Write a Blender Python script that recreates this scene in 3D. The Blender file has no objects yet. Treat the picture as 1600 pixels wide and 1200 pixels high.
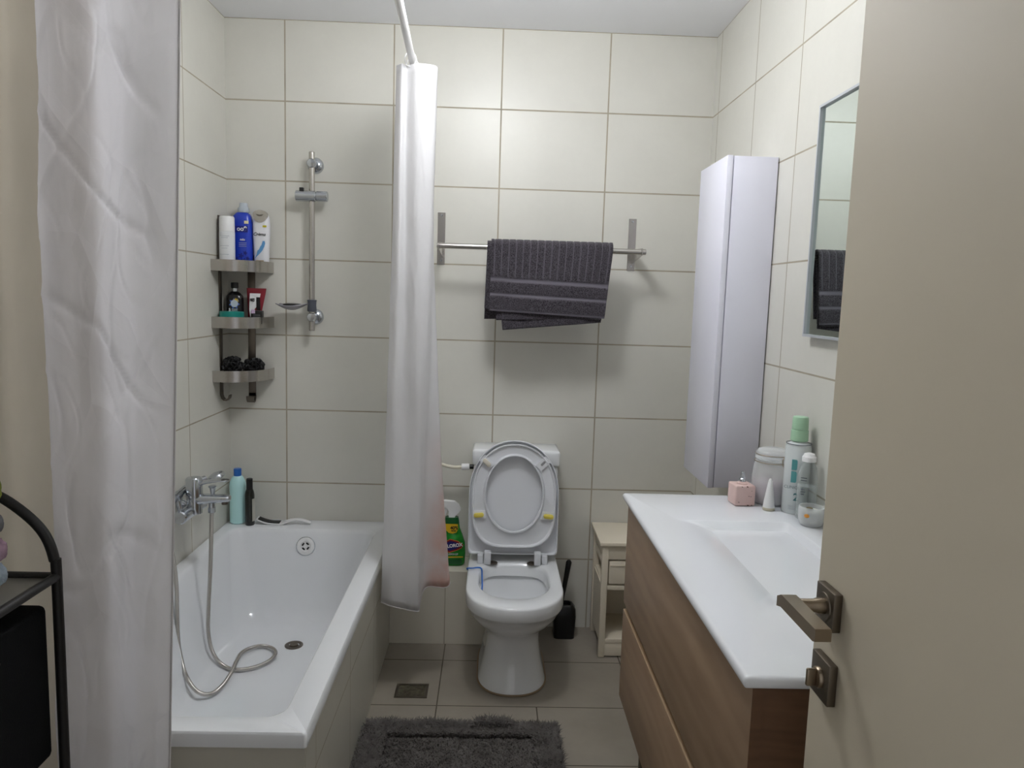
import bpy, bmesh, math, random
from mathutils import Vector, Matrix, noise
random.seed(7)
C = bpy.context.scene.collection
PI = math.pi

# ------------------------------------------------------------------ room size
W, D, H = 2.077, 3.08, 2.6376      # x: left-right, y: 0 back wall .. -D door wall, z up

# ------------------------------------------------------------------ materials
def lin(c):
    if isinstance(c, str):
        c = [int(c[i:i+2], 16)/255 for i in (1, 3, 5)]
    else:
        c = [v/255 for v in c]
    return tuple((v/12.92 if v <= .04045 else ((v+.055)/1.055)**2.4) for v in c) + (1,)

class NT:
    def __init__(s, name):
        s.m = bpy.data.materials.new(name); s.m.use_nodes = True
        s.t = s.m.node_tree; s.n = s.t.nodes; s.l = s.t.links
        s.b = s.n['Principled BSDF']; s.out = s.n['Material Output']
    def add(s, t, **k):
        o = s.n.new(t)
        for a, v in k.items(): setattr(o, a, v)
        return o
    def math(s, op, a, b=None, c=None):
        o = s.n.new('ShaderNodeMath'); o.operation = op
        for i, v in enumerate((a, b, c)):
            if v is None: continue
            if isinstance(v, (int, float)): o.inputs[i].default_value = v
            else: s.l.new(v, o.inputs[i])
        return o.outputs[0]
    def mix(s, f, a, b):
        o = s.n.new('ShaderNodeMix'); o.data_type = 'RGBA'
        for i, v in ((0, f), (6, a), (7, b)):
            if isinstance(v, (int, float, tuple)): o.inputs[i].default_value = v
            else: s.l.new(v, o.inputs[i])
        return o.outputs[2]
    def noise(s, vec, scale, detail=3, rough=.5):
        o = s.n.new('ShaderNodeTexNoise'); o.inputs['Scale'].default_value = scale
        o.inputs['Detail'].default_value = detail; o.inputs['Roughness'].default_value = rough
        if vec is not None: s.l.new(vec, o.inputs['Vector'])
        return o.outputs[0]
    def coord(s, scale=(1, 1, 1), kind='Object'):
        t = s.n.new('ShaderNodeTexCoord'); m = s.n.new('ShaderNodeMapping')
        m.inputs['Scale'].default_value = scale
        s.l.new(t.outputs[kind], m.inputs['Vector']); return m.outputs[0]
    def bump(s, h, strength, dist=.002):
        o = s.n.new('ShaderNodeBump'); o.inputs['Strength'].default_value = strength
        o.inputs['Distance'].default_value = dist
        s.l.new(h, o.inputs['Height']); s.l.new(o.outputs[0], s.b.inputs['Normal']); return o
    def ramp(s, f, lo, hi):
        o = s.n.new('ShaderNodeMapRange'); o.inputs[1].default_value = lo; o.inputs[2].default_value = hi
        s.l.new(f, o.inputs[0]); return o.outputs[0]

def M(name, col, rough=.4, metal=0, spec=None, trans=0, coat=0, bump=None, ior=None, alpha=None, var=None):
    n = NT(name); b = n.b
    b.inputs['Base Color'].default_value = lin(col)
    b.inputs['Roughness'].default_value = rough
    b.inputs['Metallic'].default_value = metal
    if spec is not None: b.inputs['Specular IOR Level'].default_value = spec
    b.inputs['Transmission Weight'].default_value = trans
    b.inputs['Coat Weight'].default_value = coat
    if ior: b.inputs['IOR'].default_value = ior
    v = n.coord()
    if bump: n.bump(n.noise(v, bump[0], 3), bump[1])
    if var:
        f = n.noise(v, var[0], 4)
        n.l.new(n.mix(n.ramp(f, .3, .7), lin(col), lin(var[1])), b.inputs['Base Color'])
    elif not bump:
        f = n.noise(v, 35, 2)
        n.l.new(n.math('ADD', n.math('MULTIPLY', n.math('SUBTRACT', f, .5), .02), rough), b.inputs['Roughness'])
    return n.m

def tile_mat(name, ua, ulines, va, vlines, col, grout, gw=.0031, rough=.34, mottle=.5, mcol=None, spec=.5, waves=.15):
    n = NT(name)
    g = n.add('ShaderNodeNewGeometry'); s = n.add('ShaderNodeSeparateXYZ'); n.l.new(g.outputs['Position'], s.inputs[0])
    U, V = s.outputs['XYZ'.index(ua)], s.outputs['XYZ'.index(va)]
    m = None
    for ax, ls in ((U, ulines), (V, vlines)):
        for q in ls:
            lim = None
            if isinstance(q, tuple): q, lim = q
            k = n.math('COMPARE', ax, float(q), gw)
            if lim is not None: k = n.math('MULTIPLY', k, n.math('LESS_THAN', V, lim))
            m = k if m is None else n.math('MAXIMUM', m, k)
    nz = n.noise(g.outputs['Position'], 3.0, 4, .6)
    n2 = n.noise(g.outputs['Position'], 40, 3, .6)
    mcol = mcol or tuple(int(v*.98) for v in col)
    a = n.mix(n.ramp(nz, .35, .65), lin(col), lin(mcol))
    a = n.mix(n.math('MULTIPLY', n2, mottle*.3), a, lin(tuple(int(v*.9) for v in col)))
    gc = n.mix(n.ramp(n.noise(g.outputs['Position'], 9, 3), .3, .7), lin(grout), lin(tuple(int(v*.86) for v in grout)))
    n.l.new(n.mix(m, a, gc), n.b.inputs['Base Color'])
    n.l.new(n.math('ADD', n.math('MULTIPLY', m, .5), n.math('ADD', n.math('MULTIPLY', n2, .06), rough)), n.b.inputs['Roughness'])
    n.b.inputs['Specular IOR Level'].default_value = spec
    h = n.math('ADD', n.math('MULTIPLY', m, -1.0), n.math('MULTIPLY', n.noise(g.outputs['Position'], 7, 2), waves))
    n.bump(h, .35, .0015)
    return n.m

ROWS = [H - .33*k for k in range(0, 9)]
BX = [.2503 + .4578*i for i in range(4)]
TC, GC = (221, 219, 210), (184, 175, 155)
m_tile_back = tile_mat('cream_tile_back', 'X', BX, 'Z', ROWS, TC, GC)
m_tile_left = tile_mat('cream_tile_left', 'Y', [-.4366 - .4578*i for i in range(6)], 'Z', ROWS, TC, GC, gw=.0027)
m_tile_right = tile_mat('cream_tile_right', 'Y', [-.075, -.5246, -.9359, -1.36, -1.8, -2.25, -2.7], 'Z', ROWS, TC, GC, gw=.0027)
m_tile_door = tile_mat('cream_tile_front', 'X', BX, 'Z', ROWS, TC, GC)
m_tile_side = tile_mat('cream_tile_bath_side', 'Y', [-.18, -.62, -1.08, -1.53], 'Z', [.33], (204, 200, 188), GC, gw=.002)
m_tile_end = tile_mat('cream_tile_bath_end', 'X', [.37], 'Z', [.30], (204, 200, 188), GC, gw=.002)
m_tile_ledge = tile_mat('cream_tile_ledge', 'X', [.98, 1.5], 'Z', [-1], (222, 216, 202), GC, gw=.002)
m_floor = tile_mat('beige_floor_tile', 'X', [.243, .614, .985, (1.356, -.68), 1.727], 'Y', [-.335 - .3455*i for i in range(10)],
                   (156, 148, 136), (92, 84, 74), gw=.0024, rough=.38, mottle=1.6, mcol=(142, 134, 122), waves=.4)
m_ceil = M('white_ceiling_paint', (248, 249, 253), .8, bump=(60, .05))

m_enamel = M('white_acrylic', (238, 240, 243), .12, coat=.3)
m_ceramic = M('white_ceramic', (236, 238, 240), .10, coat=.4)
m_seat = M('white_seat_plastic', (228, 230, 234), .28)
m_counter = M('white_counter_ceramic', (240, 242, 246), .12, coat=.3)
m_lacquer = M('white_lacquer', (236, 236, 248), .3)
m_stool = M('cream_painted_wood', (232, 222, 202), .5, bump=(30, .12))
m_chrome = M('chrome', (196, 200, 206), .17, 1)
m_steel = M('brushed_steel', (190, 186, 181), .24, 1)
m_steel_d = M('dark_steel', (120, 112, 104), .35, 1)
m_nickel = M('satin_nickel_bronze', (150, 136, 118), .34, 1)
m_nickel_d = M('dark_nickel', (116, 107, 95), .42, 1)
m_black = M('black_plastic', (14, 14, 15), .35)
m_blackm = M('black_metal', (18, 16, 16), .5, bump=(200, .1))
m_white = M('white_plastic', (240, 240, 240), .3)
m_doorp = M('cream_door_laminate', (206, 196, 176), .62, bump=(90, .05))
m_rubber = M('yellow_rubber', (232, 214, 96), .5)
m_rubw = M('aged_white_rubber', (226, 220, 206), .5)
m_wirebl = M('blue_plastic', (35, 105, 190), .35)
m_dark = M('dark_gap', (30, 24, 18), .8)
m_greyp = M('grey_blue_plastic', (84, 88, 98), .4)
m_pipe = M('off_white_hose', (224, 218, 200), .45)

def wood_mat(name, a, b, scale, rough=.5):
    n = NT(name)
    v = n.coord(scale)
    f = n.noise(v, 6, 6, .6)
    w = n.add('ShaderNodeTexWave'); w.wave_type = 'BANDS'; w.bands_direction = 'Z'
    w.inputs['Scale'].default_value = 2.2; w.inputs['Distortion'].default_value = 9; w.inputs['Detail'].default_value = 3
    w.inputs['Detail Scale'].default_value = 1.2
    n.l.new(v, w.inputs['Vector'])
    k = n.math('ADD', n.math('MULTIPLY', f, .6), n.math('MULTIPLY', w.outputs['Fac'], .4))
    k = n.math('ADD', n.math('MULTIPLY', f, .85), n.math('MULTIPLY', w.outputs['Fac'], .15))
    n.l.new(n.mix(n.ramp(k, .25, .75), lin(a), lin(b)), n.b.inputs['Base Color'])
    n.b.inputs['Roughness'].default_value = rough
    fine = n.noise(n.coord((scale[0]*6, scale[1]*4, scale[2]*14)), 12, 2)
    n.bump(fine, .12, .0006)
    return n.m
m_wood = wood_mat('walnut_laminate', (140, 114, 90), (164, 138, 112), (1.2, .5, 2.4))
m_wood_end = wood_mat('walnut_laminate_end', (96, 68, 48), (116, 84, 60), (1.5, 1.5, 7))
m_wood_edge = M('lit_wood_edge', (176, 148, 116), .55)  # paler wood tone with the light on the drawer's top face painted in

def cloth_mat(name, col, col2=None, trans=.25, crease=.5, stain=None):
    n = NT(name); b = n.b
    v = n.coord()
    a = n.noise(n.coord((3, 3, 1.2)), 2.2, 4, .55)
    vor = n.add('ShaderNodeTexVoronoi'); vor.feature = 'DISTANCE_TO_EDGE'; vor.inputs['Scale'].default_value = 5.5
    n.l.new(n.coord((1.3, 1.3, .8)), vor.inputs['Vector'])
    e = n.math('MINIMUM', vor.outputs[0], .12)
    weave = n.noise(v, 420, 1)
    h = n.math('ADD', n.math('ADD', n.math('MULTIPLY', a, .9), n.math('MULTIPLY', e, 2.2*crease)), n.math('MULTIPLY', weave, .012))
    bu = n.bump(h, .55, .012)
    base = n.mix(n.ramp(n.noise(v, 3, 3), .3, .7), lin(col), lin(col2 or tuple(int(x*.97) for x in col)))
    if stain:
        (z0, z1, x0, scol) = stain
        g = n.add('ShaderNodeNewGeometry'); s = n.add('ShaderNodeSeparateXYZ'); n.l.new(g.outputs['Position'], s.inputs[0])
        f1 = n.math('SUBTRACT', 1.0, n.ramp(s.outputs[2], z0, z1))
        f2 = n.ramp(s.outputs[0], x0, x0+.09)
        f = n.math('MULTIPLY', n.math('MULTIPLY', f1, f2), n.ramp(n.noise(v, 9, 3), .2, .6))
        base = n.mix(f, base, lin(scol))
    n.l.new(base, b.inputs['Base Color']); b.inputs['Roughness'].default_value = .6
    t = n.add('ShaderNodeBsdfTranslucent'); n.l.new(base, t.inputs['Color']); n.l.new(bu.outputs[0], t.inputs['Normal'])
    mx = n.add('ShaderNodeMixShader'); mx.inputs[0].default_value = trans
    n.l.new(b.outputs[0], mx.inputs[1]); n.l.new(t.outputs[0], mx.inputs[2]); n.l.new(mx.outputs[0], n.out.inputs[0])
    return n.m
m_curtain = cloth_mat('white_curtain_fabric', (250, 249, 251), trans=.72, crease=.9)
m_curtain_b = cloth_mat('white_curtain_fabric_stained', (241, 240, 241), trans=.34, crease=.3, stain=(.42, 1.05, .90, (222, 168, 146)))
m_curtain_c = cloth_mat('cream_curtain_fabric', (240, 235, 226), trans=.62, crease=.0)
m_hem = M('curtain_hem', (206, 202, 202), .7, bump=(300, .4))

# ------------------------------------------------------------------ helpers
ORG = {}
def link(o, parent=None):
    C.objects.link(o)
    if parent is not None: o.parent = parent
    return o
def tagp(o, label=None, cat=None, group=None, kind=None):
    if label: o['label'] = label
    if cat: o['category'] = cat
    if group: o['group'] = group
    if kind: o['kind'] = kind
    return o
def thing(name, loc, label, cat, group=None):
    o = bpy.data.objects.new(name, None); o.location = loc; o.empty_display_size = .05
    link(o); ORG[o] = Vector(loc)
    return tagp(o, label, cat, group)
def mesh(name, vf, mat, parent=None, smooth=True, loc=None, label=None, cat=None, kind=None, sub=0, solid=0, flat_angle=None):
    verts, faces = vf
    if parent is not None: org = ORG[parent]
    elif loc is not None: org = Vector(loc)
    else:
        xs = [v[0] for v in verts]; ys = [v[1] for v in verts]; zs = [v[2] for v in verts]
        org = Vector(((min(xs)+max(xs))/2, (min(ys)+max(ys))/2, min(zs)))
    me = bpy.data.meshes.new(name)
    me.from_pydata([tuple(Vector(v)-org) for v in verts], [], faces)
    bm = bmesh.new(); bm.from_mesh(me); bmesh.ops.remove_doubles(bm, verts=bm.verts, dist=1e-6)
    bmesh.ops.recalc_face_normals(bm, faces=bm.faces); bm.to_mesh(me); bm.free()
    me.materials.append(mat)
    if smooth:
        me.polygons.foreach_set('use_smooth', [True]*len(me.polygons))
        try: me.set_sharp_from_angle(angle=math.radians(flat_angle or 40))
        except Exception: pass
    o = bpy.data.objects.new(name, me)
    if parent is None: o.location = org
    link(o, parent); ORG[o] = org
    if solid:
        s = o.modifiers.new('thickness', 'SOLIDIFY'); s.thickness = solid; s.offset = 0
    if sub:
        s = o.modifiers.new('smooth', 'SUBSURF'); s.levels = sub; s.render_levels = sub
    return tagp(o, label, cat, None, kind)

def join(*parts):
    V, F = [], []
    for v, f in parts:
        k = len(V); V += [tuple(p) for p in v]; F += [tuple(i+k for i in q) for q in f]
    return V, F
def xf(vf, mat):
    return [tuple(mat @ Vector(v)) for v in vf[0]], vf[1]
def box(x0, x1, y0, y1, z0, z1, bev=0, seg=2):
    bm = bmesh.new()
    bmesh.ops.create_cube(bm, size=1)
    for v in bm.verts:
        v.co = Vector(((x0+x1)/2 + v.co.x*(x1-x0), (y0+y1)/2 + v.co.y*(y1-y0), (z0+z1)/2 + v.co.z*(z1-z0)))
    if bev: bmesh.ops.bevel(bm, geom=list(bm.edges), offset=bev, segments=seg, profile=.5, affect='EDGES')
    bm.verts.index_update()
    r = [tuple(v.co) for v in bm.verts], [tuple(v.index for v in f.verts) for f in bm.faces]
    bm.free(); return r
def basis(d):
    d = Vector(d).normalized()
    a = Vector((0, 0, 1)) if abs(d.z) < .9 else Vector((1, 0, 0))
    u = d.cross(a).normalized(); v = d.cross(u).normalized()
    return u, v, d
def lathe(base, axis, prof, n=28):
    """prof: list of (distance along axis, radius)"""
    u, v, d = basis(axis); base = Vector(base)
    V, F = [], []
    for t, r in prof:
        for i in range(n):
            a = 2*PI*i/n
            V.append(tuple(base + d*t + (u*math.cos(a)+v*math.sin(a))*max(r, 1e-5)))
    for j in range(len(prof)-1):
        for i in range(n):
            F.append((j*n+i, j*n+(i+1) % n, (j+1)*n+(i+1) % n, (j+1)*n+i))
    F.append(tuple(range(n))); F.append(tuple(range((len(prof)-1)*n, len(prof)*n)))
    return V, F
def cyl(a, b, r, n=24, bev=.0):
    a, b = Vector(a), Vector(b); L = (b-a).length
    p = [(0, r-bev), (bev, r), (L-bev, r), (L, r-bev)] if bev else [(0, r), (L, r)]
    return lathe(a, b-a, p, n)
def loft(rings, cap0=False, cap1=False, closed=True):
    V, F = [], []; n = len(rings[0])
    for r in rings: V += [tuple(p) for p in r]
    for j in range(len(rings)-1):
        for i in range(n if closed else n-1):
            F.append((j*n+i, j*n+(i+1) % n, (j+1)*n+(i+1) % n, (j+1)*n+i))
    if cap0: F.append(tuple(range(n)))
    if cap1: F.append(tuple(range((len(rings)-1)*n, len(rings)*n)))
    return V, F
def catmull(P, k=8):
    P = [Vector(p) for p in P]; out = []
    Q = [P[0]*2-P[1]] + P + [P[-1]*2-P[-2]]
    for i in range(1, len(Q)-2):
        for j in range(k):
            t = j/k; a, b, c, d = Q[i-1:i+3]
            out.append(.5*((2*b) + (c-a)*t + (2*a-5*b+4*c-d)*t*t + (3*b-a-3*c+d)*t**3))
    out.append(P[-1]); return out
def tube(path, r, n=12, rib=None):
    path = [Vector(p) for p in path]; V, F = [], []
    t0 = (path[1]-path[0]).normalized(); u, v, _ = basis(t0)
    for i, p in enumerate(path):
        t = (path[min(i+1, len(path)-1)] - path[max(i-1, 0)]).normalized()
        u = (u - t*u.dot(t)).normalized(); v = t.cross(u)
        rr = r(i/(len(path)-1)) if callable(r) else r
        if rib: rr *= 1 + rib*(i % 2)
        for k in range(n):
            a = 2*PI*k/n; V.append(tuple(p + (u*math.cos(a)+v*math.sin(a))*rr))
    for j in range(len(path)-1):
        for i in range(n): F.append((j*n+i, j*n+(i+1) % n, (j+1)*n+(i+1) % n, (j+1)*n+i))
    F.append(tuple(range(n))); F.append(tuple(range((len(path)-1)*n, len(path)*n)))
    return V, F
def resample(path, step):
    path = [Vector(p) for p in path]; out = [path[0]]; acc = 0
    for a, b in zip(path, path[1:]):
        L = (b-a).length; s = step-acc
        while s <= L:
            out.append(a.lerp(b, s/L)); s += step
        acc = L-(s-step)
    return out
def rrect(x0, x1, y0, y1, r, z, k=6):
    P = []
    for cx, cy, a0 in ((x1-r, y1-r, 0), (x0+r, y1-r, 90), (x0+r, y0+r, 180), (x1-r, y0+r, 270)):
        for i in range(k+1):
            a = math.radians(a0+90*i/k); P.append((cx+r*math.cos(a), cy+r*math.sin(a), z))
    return P
def prism(outline, d):
    """outline: closed list of 3D points; d: extrusion vector"""
    d = Vector(d); a = [Vector(p) for p in outline]; b = [p+d for p in a]
    return loft([a, b], True, True)
def text(s, size, loc, rx=PI/2, rz=0, mat=None, parent=None, name='lettering', align='CENTER', label=None, sx=1, ry=0, bold=0, shear=0, th=.0003):
    cu = bpy.data.curves.new('t', 'FONT'); cu.body = s; cu.size = size; cu.align_x = align; cu.align_y = 'CENTER'
    cu.extrude = th; cu.offset = bold; cu.shear = shear
    o = bpy.data.objects.new('t', cu); C.objects.link(o)
    bpy.context.view_layer.update()
    dg = bpy.context.evaluated_depsgraph_get()
    me = bpy.data.meshes.new_from_object(o.evaluated_get(dg))
    mt = Matrix.Translation(Vector(loc)) @ Matrix.Rotation(rz, 4, 'Z') @ Matrix.Rotation(rx, 4, 'X') @ Matrix.Rotation(ry, 4, 'Z') @ Matrix.Diagonal((sx, 1, 1, 1))
    V = [tuple(mt @ v.co) for v in me.vertices]; F = [tuple(p.vertices) for p in me.polygons]
    bpy.data.objects.remove(o); bpy.data.curves.remove(cu); bpy.data.meshes.remove(me)
    return mesh(name, (V, F), mat, parent, smooth=False, label=label)
def grid(fn, nu, nv):
    V = [tuple(fn(i/(nu-1), j/(nv-1))) for j in range(nv) for i in range(nu)]
    F = [(j*nu+i, j*nu+i+1, (j+1)*nu+i+1, (j+1)*nu+i) for j in range(nv-1) for i in range(nu-1)]
    return V, F
def struct(name, vf, mat, smooth=False):
    return mesh(name, vf, mat, None, smooth=smooth, loc=(0, 0, 0), kind='structure')

def ovalbottle(cx, cy, z0, prof, n=2.6, seg=32, rz=0):
    """prof: list (dz, halfwidth x, halfdepth y)"""
    rings = []; cz, sz = math.cos(rz), math.sin(rz)
    for dz, a, b in prof:
        r = []
        for i in range(seg):
            t = 2*PI*i/seg; c, s = math.cos(t), math.sin(t)
            x = a*math.copysign(abs(c)**(2/n), c); y = b*math.copysign(abs(s)**(2/n), s)
            r.append((cx+x*cz-y*sz, cy+x*sz+y*cz, z0+dz))
        rings.append(r)
    return loft(rings, True, True)
def disc(c, nrm, rx, ry, th=.0006, n=28, up=(0, 0, 1)):
    nrm = Vector(nrm).normalized(); v = Vector(up); v = (v-nrm*v.dot(nrm)).normalized(); u = v.cross(nrm)
    pts = [Vector(c)+u*rx*math.cos(2*PI*i/n)+v*ry*math.sin(2*PI*i/n) for i in range(n)]
    return prism(pts, nrm*th)
def poly(c, pts, th=.0006, nrm=(0, -1, 0)):
    """flat mark in a plane facing nrm=-y: pts are (dx, dz)"""
    return prism([Vector(c)+Vector((a, 0, b)) for a, b in pts], Vector(nrm)*th)

# ------------------------------------------------------------------ setting
T = .12
struct('floor', box(-T, W+T, -4.6, T, -.1, 0), m_floor)
struct('ceiling', box(-T, W+T, -D-T, T, H, H+.1), m_ceil)
struct('wall_back', box(-T, W+T, 0, T, 0, H), m_tile_back)
struct('wall_left', box(-T, 0, -D-T, 0, 0, H), m_tile_left)
struct('wall_right', box(W, W+T, -D-T, 0, 0, H), m_tile_right)
struct('wall_front', join(box(0, .80, -D-T, -D, 0, H), box(1.66, W, -D-T, -D, 0, H), box(.80, 1.66, -D-T, -D, 2.1, H)), m_tile_door)
struct('trim_1', box(.721, .741, -1.632, -.001, 0, .447), m_tile_side)       # tiled side of the bath
struct('trim_2', box(.001, .738, -1.636, -1.616, 0, .447), m_tile_end)     # tiled end of the bath
struct('trim_3', box(.741, 1.38, -.19, 0, 0, .33, .002), m_tile_ledge)     # tiled ledge beside the toilet

# ------------------------------------------------------------------ bathtub
tub = thing('bathtub', (.37, -.82, 0.447), 'white built-in bathtub with tiled side along the left wall', 'bathtub')
R_ = []
R_.append(rrect(.001, .745, -1.642, -.001, .008, .448))
R_.append(rrect(.001, .745, -1.642, -.001, .008, .479))
R_.append(rrect(.004, .741, -1.638, -.004, .008, .485))
R_.append(rrect(.046, .676, -1.578, -.122, .055, .485))
R_.append(rrect(.052, .670, -1.572, -.129, .055, .481))
R_.append(rrect(.058, .664, -1.564, -.136, .06, .468))
R_.append(rrect(.085, .645, -1.50, -.185, .08, .30))
R_.append(rrect(.105, .628, -1.45, -.225, .09, .17))
R_.append(rrect(.125, .610, -1.42, -.255, .10, .125))
R_.append(rrect(.165, .570, -1.37, -.31, .10, .104))
R_.append(rrect(.30, .45, -1.1, -.5, .07, .10))
mesh('tub_shell', loft(R_, False, True), m_enamel, tub, flat_angle=50)
# overflow plate on the far inner slope
on = Vector((0, -1, .24)).normalized(); oc = Vector((.372, -.1535, .416))
ou, ov, _ = basis(on)
ofp = mesh('overflow_plate', lathe(oc, on, [(0, .038), (.004, .038), (.007, .034), (.007, .022), (.004, .019), (.004, 0.0005)], 40), m_white, tub)
mesh('chrome_ring', lathe(oc-on*.001, on, [(0, .0405), (.004, .0405), (.0045, .038), (0, .038)], 40), m_chrome, ofp)
for q in range(4):
    a0 = q*PI/2 + .45; pts = []
    for rr, rng in ((.017, range(7)), (.0105, range(6, -1, -1))):
        for i in rng:
            a = a0 + i*.16; pts.append(oc + on*.0042 + (ou*math.cos(a)+ov*math.sin(a))*rr)
    mesh('overflow_slot', prism(pts, on*.0012), m_black, ofp, smooth=False)
dr = mesh('drain', lathe((.393, -.43, .1005), (0, 0, 1), [(0, .036), (.003, .036), (.0045, .032), (.002, .022), (.001, .021), (.001, .0005)], 32), m_steel_d, tub)
mesh('drain_plug', lathe((.393, -.43, .1025), (0, 0, 1), [(0, .017), (.003, .016), (.004, .008), (.002, .0005)], 24), m_nickel_d, dr)

# ------------------------------------------------------------------ bath mixer with hose
fy = -.60
fau = thing('bath_mixer_tap', (0.01, fy, .68), 'chrome bath mixer tap on left wall above the tub', 'tap')
for yy in (-.525, -.675):
    mesh('wall_flange', lathe((0.0005, yy, .69), (1, 0, 0), [(0, .033), (.006, .033), (.016, .024), (.022, .016), (.05, .015)]), m_chrome, fau)
mesh('mixer_body', join(cyl((.065, -.70, .70), (.065, -.50, .70), .024, 28, .004),
                        lathe((.078, fy, .69), (0, 0, 1), [(0, .027), (.06, .027), (.065, .025)])), m_chrome, fau)
mesh('cartridge_cap', lathe((.078, fy, .752), (0, 0, 1), [(0, .027), (.002, .0295), (.066, .0285), (.072, .024), (.074, .0005)]), m_chrome, fau)
sp = []
for x, z, ry, rz in ((.06, .738, .026, .024), (.09, .742, .024, .021), (.13, .745, .022, .018), (.17, .747, .022, .016), (.197, .748, .021, .014), (.206, .748, .017, .011), (.209, .748, .008, .006)):
    sp.append([(x, fy+ry*math.cos(2*PI*i/24), z+rz*math.sin(2*PI*i/24)) for i in range(24)])
spo = mesh('spout', loft(sp, True, True), m_chrome, fau)
mesh('aerator', cyl((.188, fy, .726), (.188, fy, .74), .011, 20), m_steel_d, spo)
mesh('diverter_knob', lathe((.145, fy, .757), (0, 0, 1), [(0, .006), (.018, .009), (.03, .011), (.034, .016), (.038, .012)]), m_chrome, spo)
mesh('hose_outlet', join(cyl((.141, fy, .712), (.141, fy, .735), .011, 20), cyl((.141, fy, .694), (.141, fy, .713), .0135, 6)), m_chrome, spo)
lv = []
for x, z, w, h in ((.098, .800, .014, .012), (.115, .806, .016, .008), (.14, .812, .021, .006), (.175, .817, .024, .005), (.198, .816, .022, .004), (.205, .815, .012, .003)):
    lv.append([(x, fy+w*math.cos(2*PI*i/20), z+h*math.sin(2*PI*i/20)) for i in range(20)])
mesh('lever', loft(lv, True, True), m_chrome, fau)
mesh('hand_shower_holder', join(cyl((.05, -.655, .715), (.040, -.655, .757), .010, 18), cyl((.0385, -.672, .764), (.0365, -.636, .7675), .0165, 22)), m_chrome, fau)
hs = thing('hand_shower', (.055, -.66, .77), 'chrome hand shower handle lying in the mixer tap holder', 'hand shower')
mesh('handle', tube(catmull([(.045, -.745, .757), (.038, -.66, .765), (.035, -.58, .772), (.045, -.52, .778), (.070, -.475, .786)], 5), lambda t: .0125+.002*t), m_chrome, hs)
hd = mesh('shower_head', lathe((.097, -.445, .792), (.45, .10, -.85), [(-.012, .012), (-.006, .03), (.002, .036), (.012, .036), (.014, .033), (.014, .0005)]), m_chrome, hs)
mesh('collar', cyl((.045, -.760, .755), (.0445, -.738, .758), .0150, 20, .002), m_chrome, hs)
hp = [(.141, fy, .697), (.137, fy, .60), (.133, fy, .50), (.127, fy, .40), (.121, fy, .30), (.120, fy, .23), (.132, -.602, .165), (.155, -.610, .128), (.190, -.630, .113), (.225, -.648, .1115),
      (.262, -.648, .1115), (.310, -.622, .1115), (.342, -.575, .1115), (.345, -.516, .1115), (.317, -.475, .1115), (.274, -.462, .1125), (.238, -.494, .117), (.224, -.55, .1245), (.230, -.62, .1285), (.237, -.693, .125), (.233, -.775, .118), (.213, -.832, .118), (.172, -.845, .135), (.118, -.80, .165), (.092, -.78, .225), (.084, -.78, .29), (.083, -.78, .38), (.081, -.775, .47), (.075, -.772, .54), (.066, -.775, .62), (.058, -.785, .69), (.047, -.785, .735), (.045, -.762, .754)]
hose = resample(catmull(hp, 12), .0022)
mesh('shower_hose', tube(hose, .0068, 10, rib=.13), m_steel, None, label='flexible metal shower hose looping down onto the tub floor', cat='hose')

# ------------------------------------------------------------------ slide bar
sb = thing('shower_slide_bar', (.377, 0, 1.343), 'vertical chrome shower slide bar on back wall above the tub', 'shower bar')
mesh('rail', cyl((.377, -.06, 1.343), (.377, -.06, 2.093), .0122, 24, .002), m_steel, sb)
for zz in (2.045, 1.402):
    br = mesh('wall_bracket', join(lathe((.380, -.0005, zz), (0, -1, 0), [(0, .034), (.006, .034), (.016, .026), (.020, .016), (.05, .013)]),
                                   lathe((.377, -.035, zz), (0, -1, 0), [(0, .014), (.012, .019), (.036, .0195), (.042, .016), (.044, .0005)])), m_chrome, sb)
sl = mesh('slider', join(cyl((.312, -.066, 1.91), (.395, -.066, 1.91), .0225, 30, .002), cyl((.398, -.066, 1.91), (.444, -.066, 1.91), .0215, 30, .002),
                         cyl((.39, -.066, 1.91), (.40, -.066, 1.91), .019, 24)), m_chrome, sb)
mesh('button', box(.328, .345, -.078, -.06, 1.925, 1.944, .002), m_black, sl)
sd = thing('soap_dish', (.377, -.06, 1.43), 'small clear grey soap dish clipped low on the slide bar', 'soap dish')
mesh('clip_collar', lathe((.377, -.06, 1.425), (0, 0, 1), [(0, .017), (.005, .02), (.028, .018), (.044, .019), (.05, .021), (.052, .013)]), m_greyp, sd)
def dish(u, v):
    x = .238 + .125*u; y = -.085 + .05*(v*2-1)*math.sin(PI*min(max(.12+.88*u, .02), .93))**.4
    z = 1.460 - .028*math.sin(PI*(.08+.9*u))*(1-.6*(v*2-1)**2)
    return (x, y, z)
mesh('dish', grid(dish, 16, 12), M('translucent_grey_plastic', (186, 184, 192), .2, trans=.3), sd, solid=.003)
mesh('soap', ovalbottle(.300, -.085, 1.4375, [(0, .018, .012), (.006, .032, .026), (.014, .040, .030), (.019, .038, .029), (.022, .022, .016)]), m_black, None, label='black soap bar lying in the grey soap dish', cat='soap')

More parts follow.
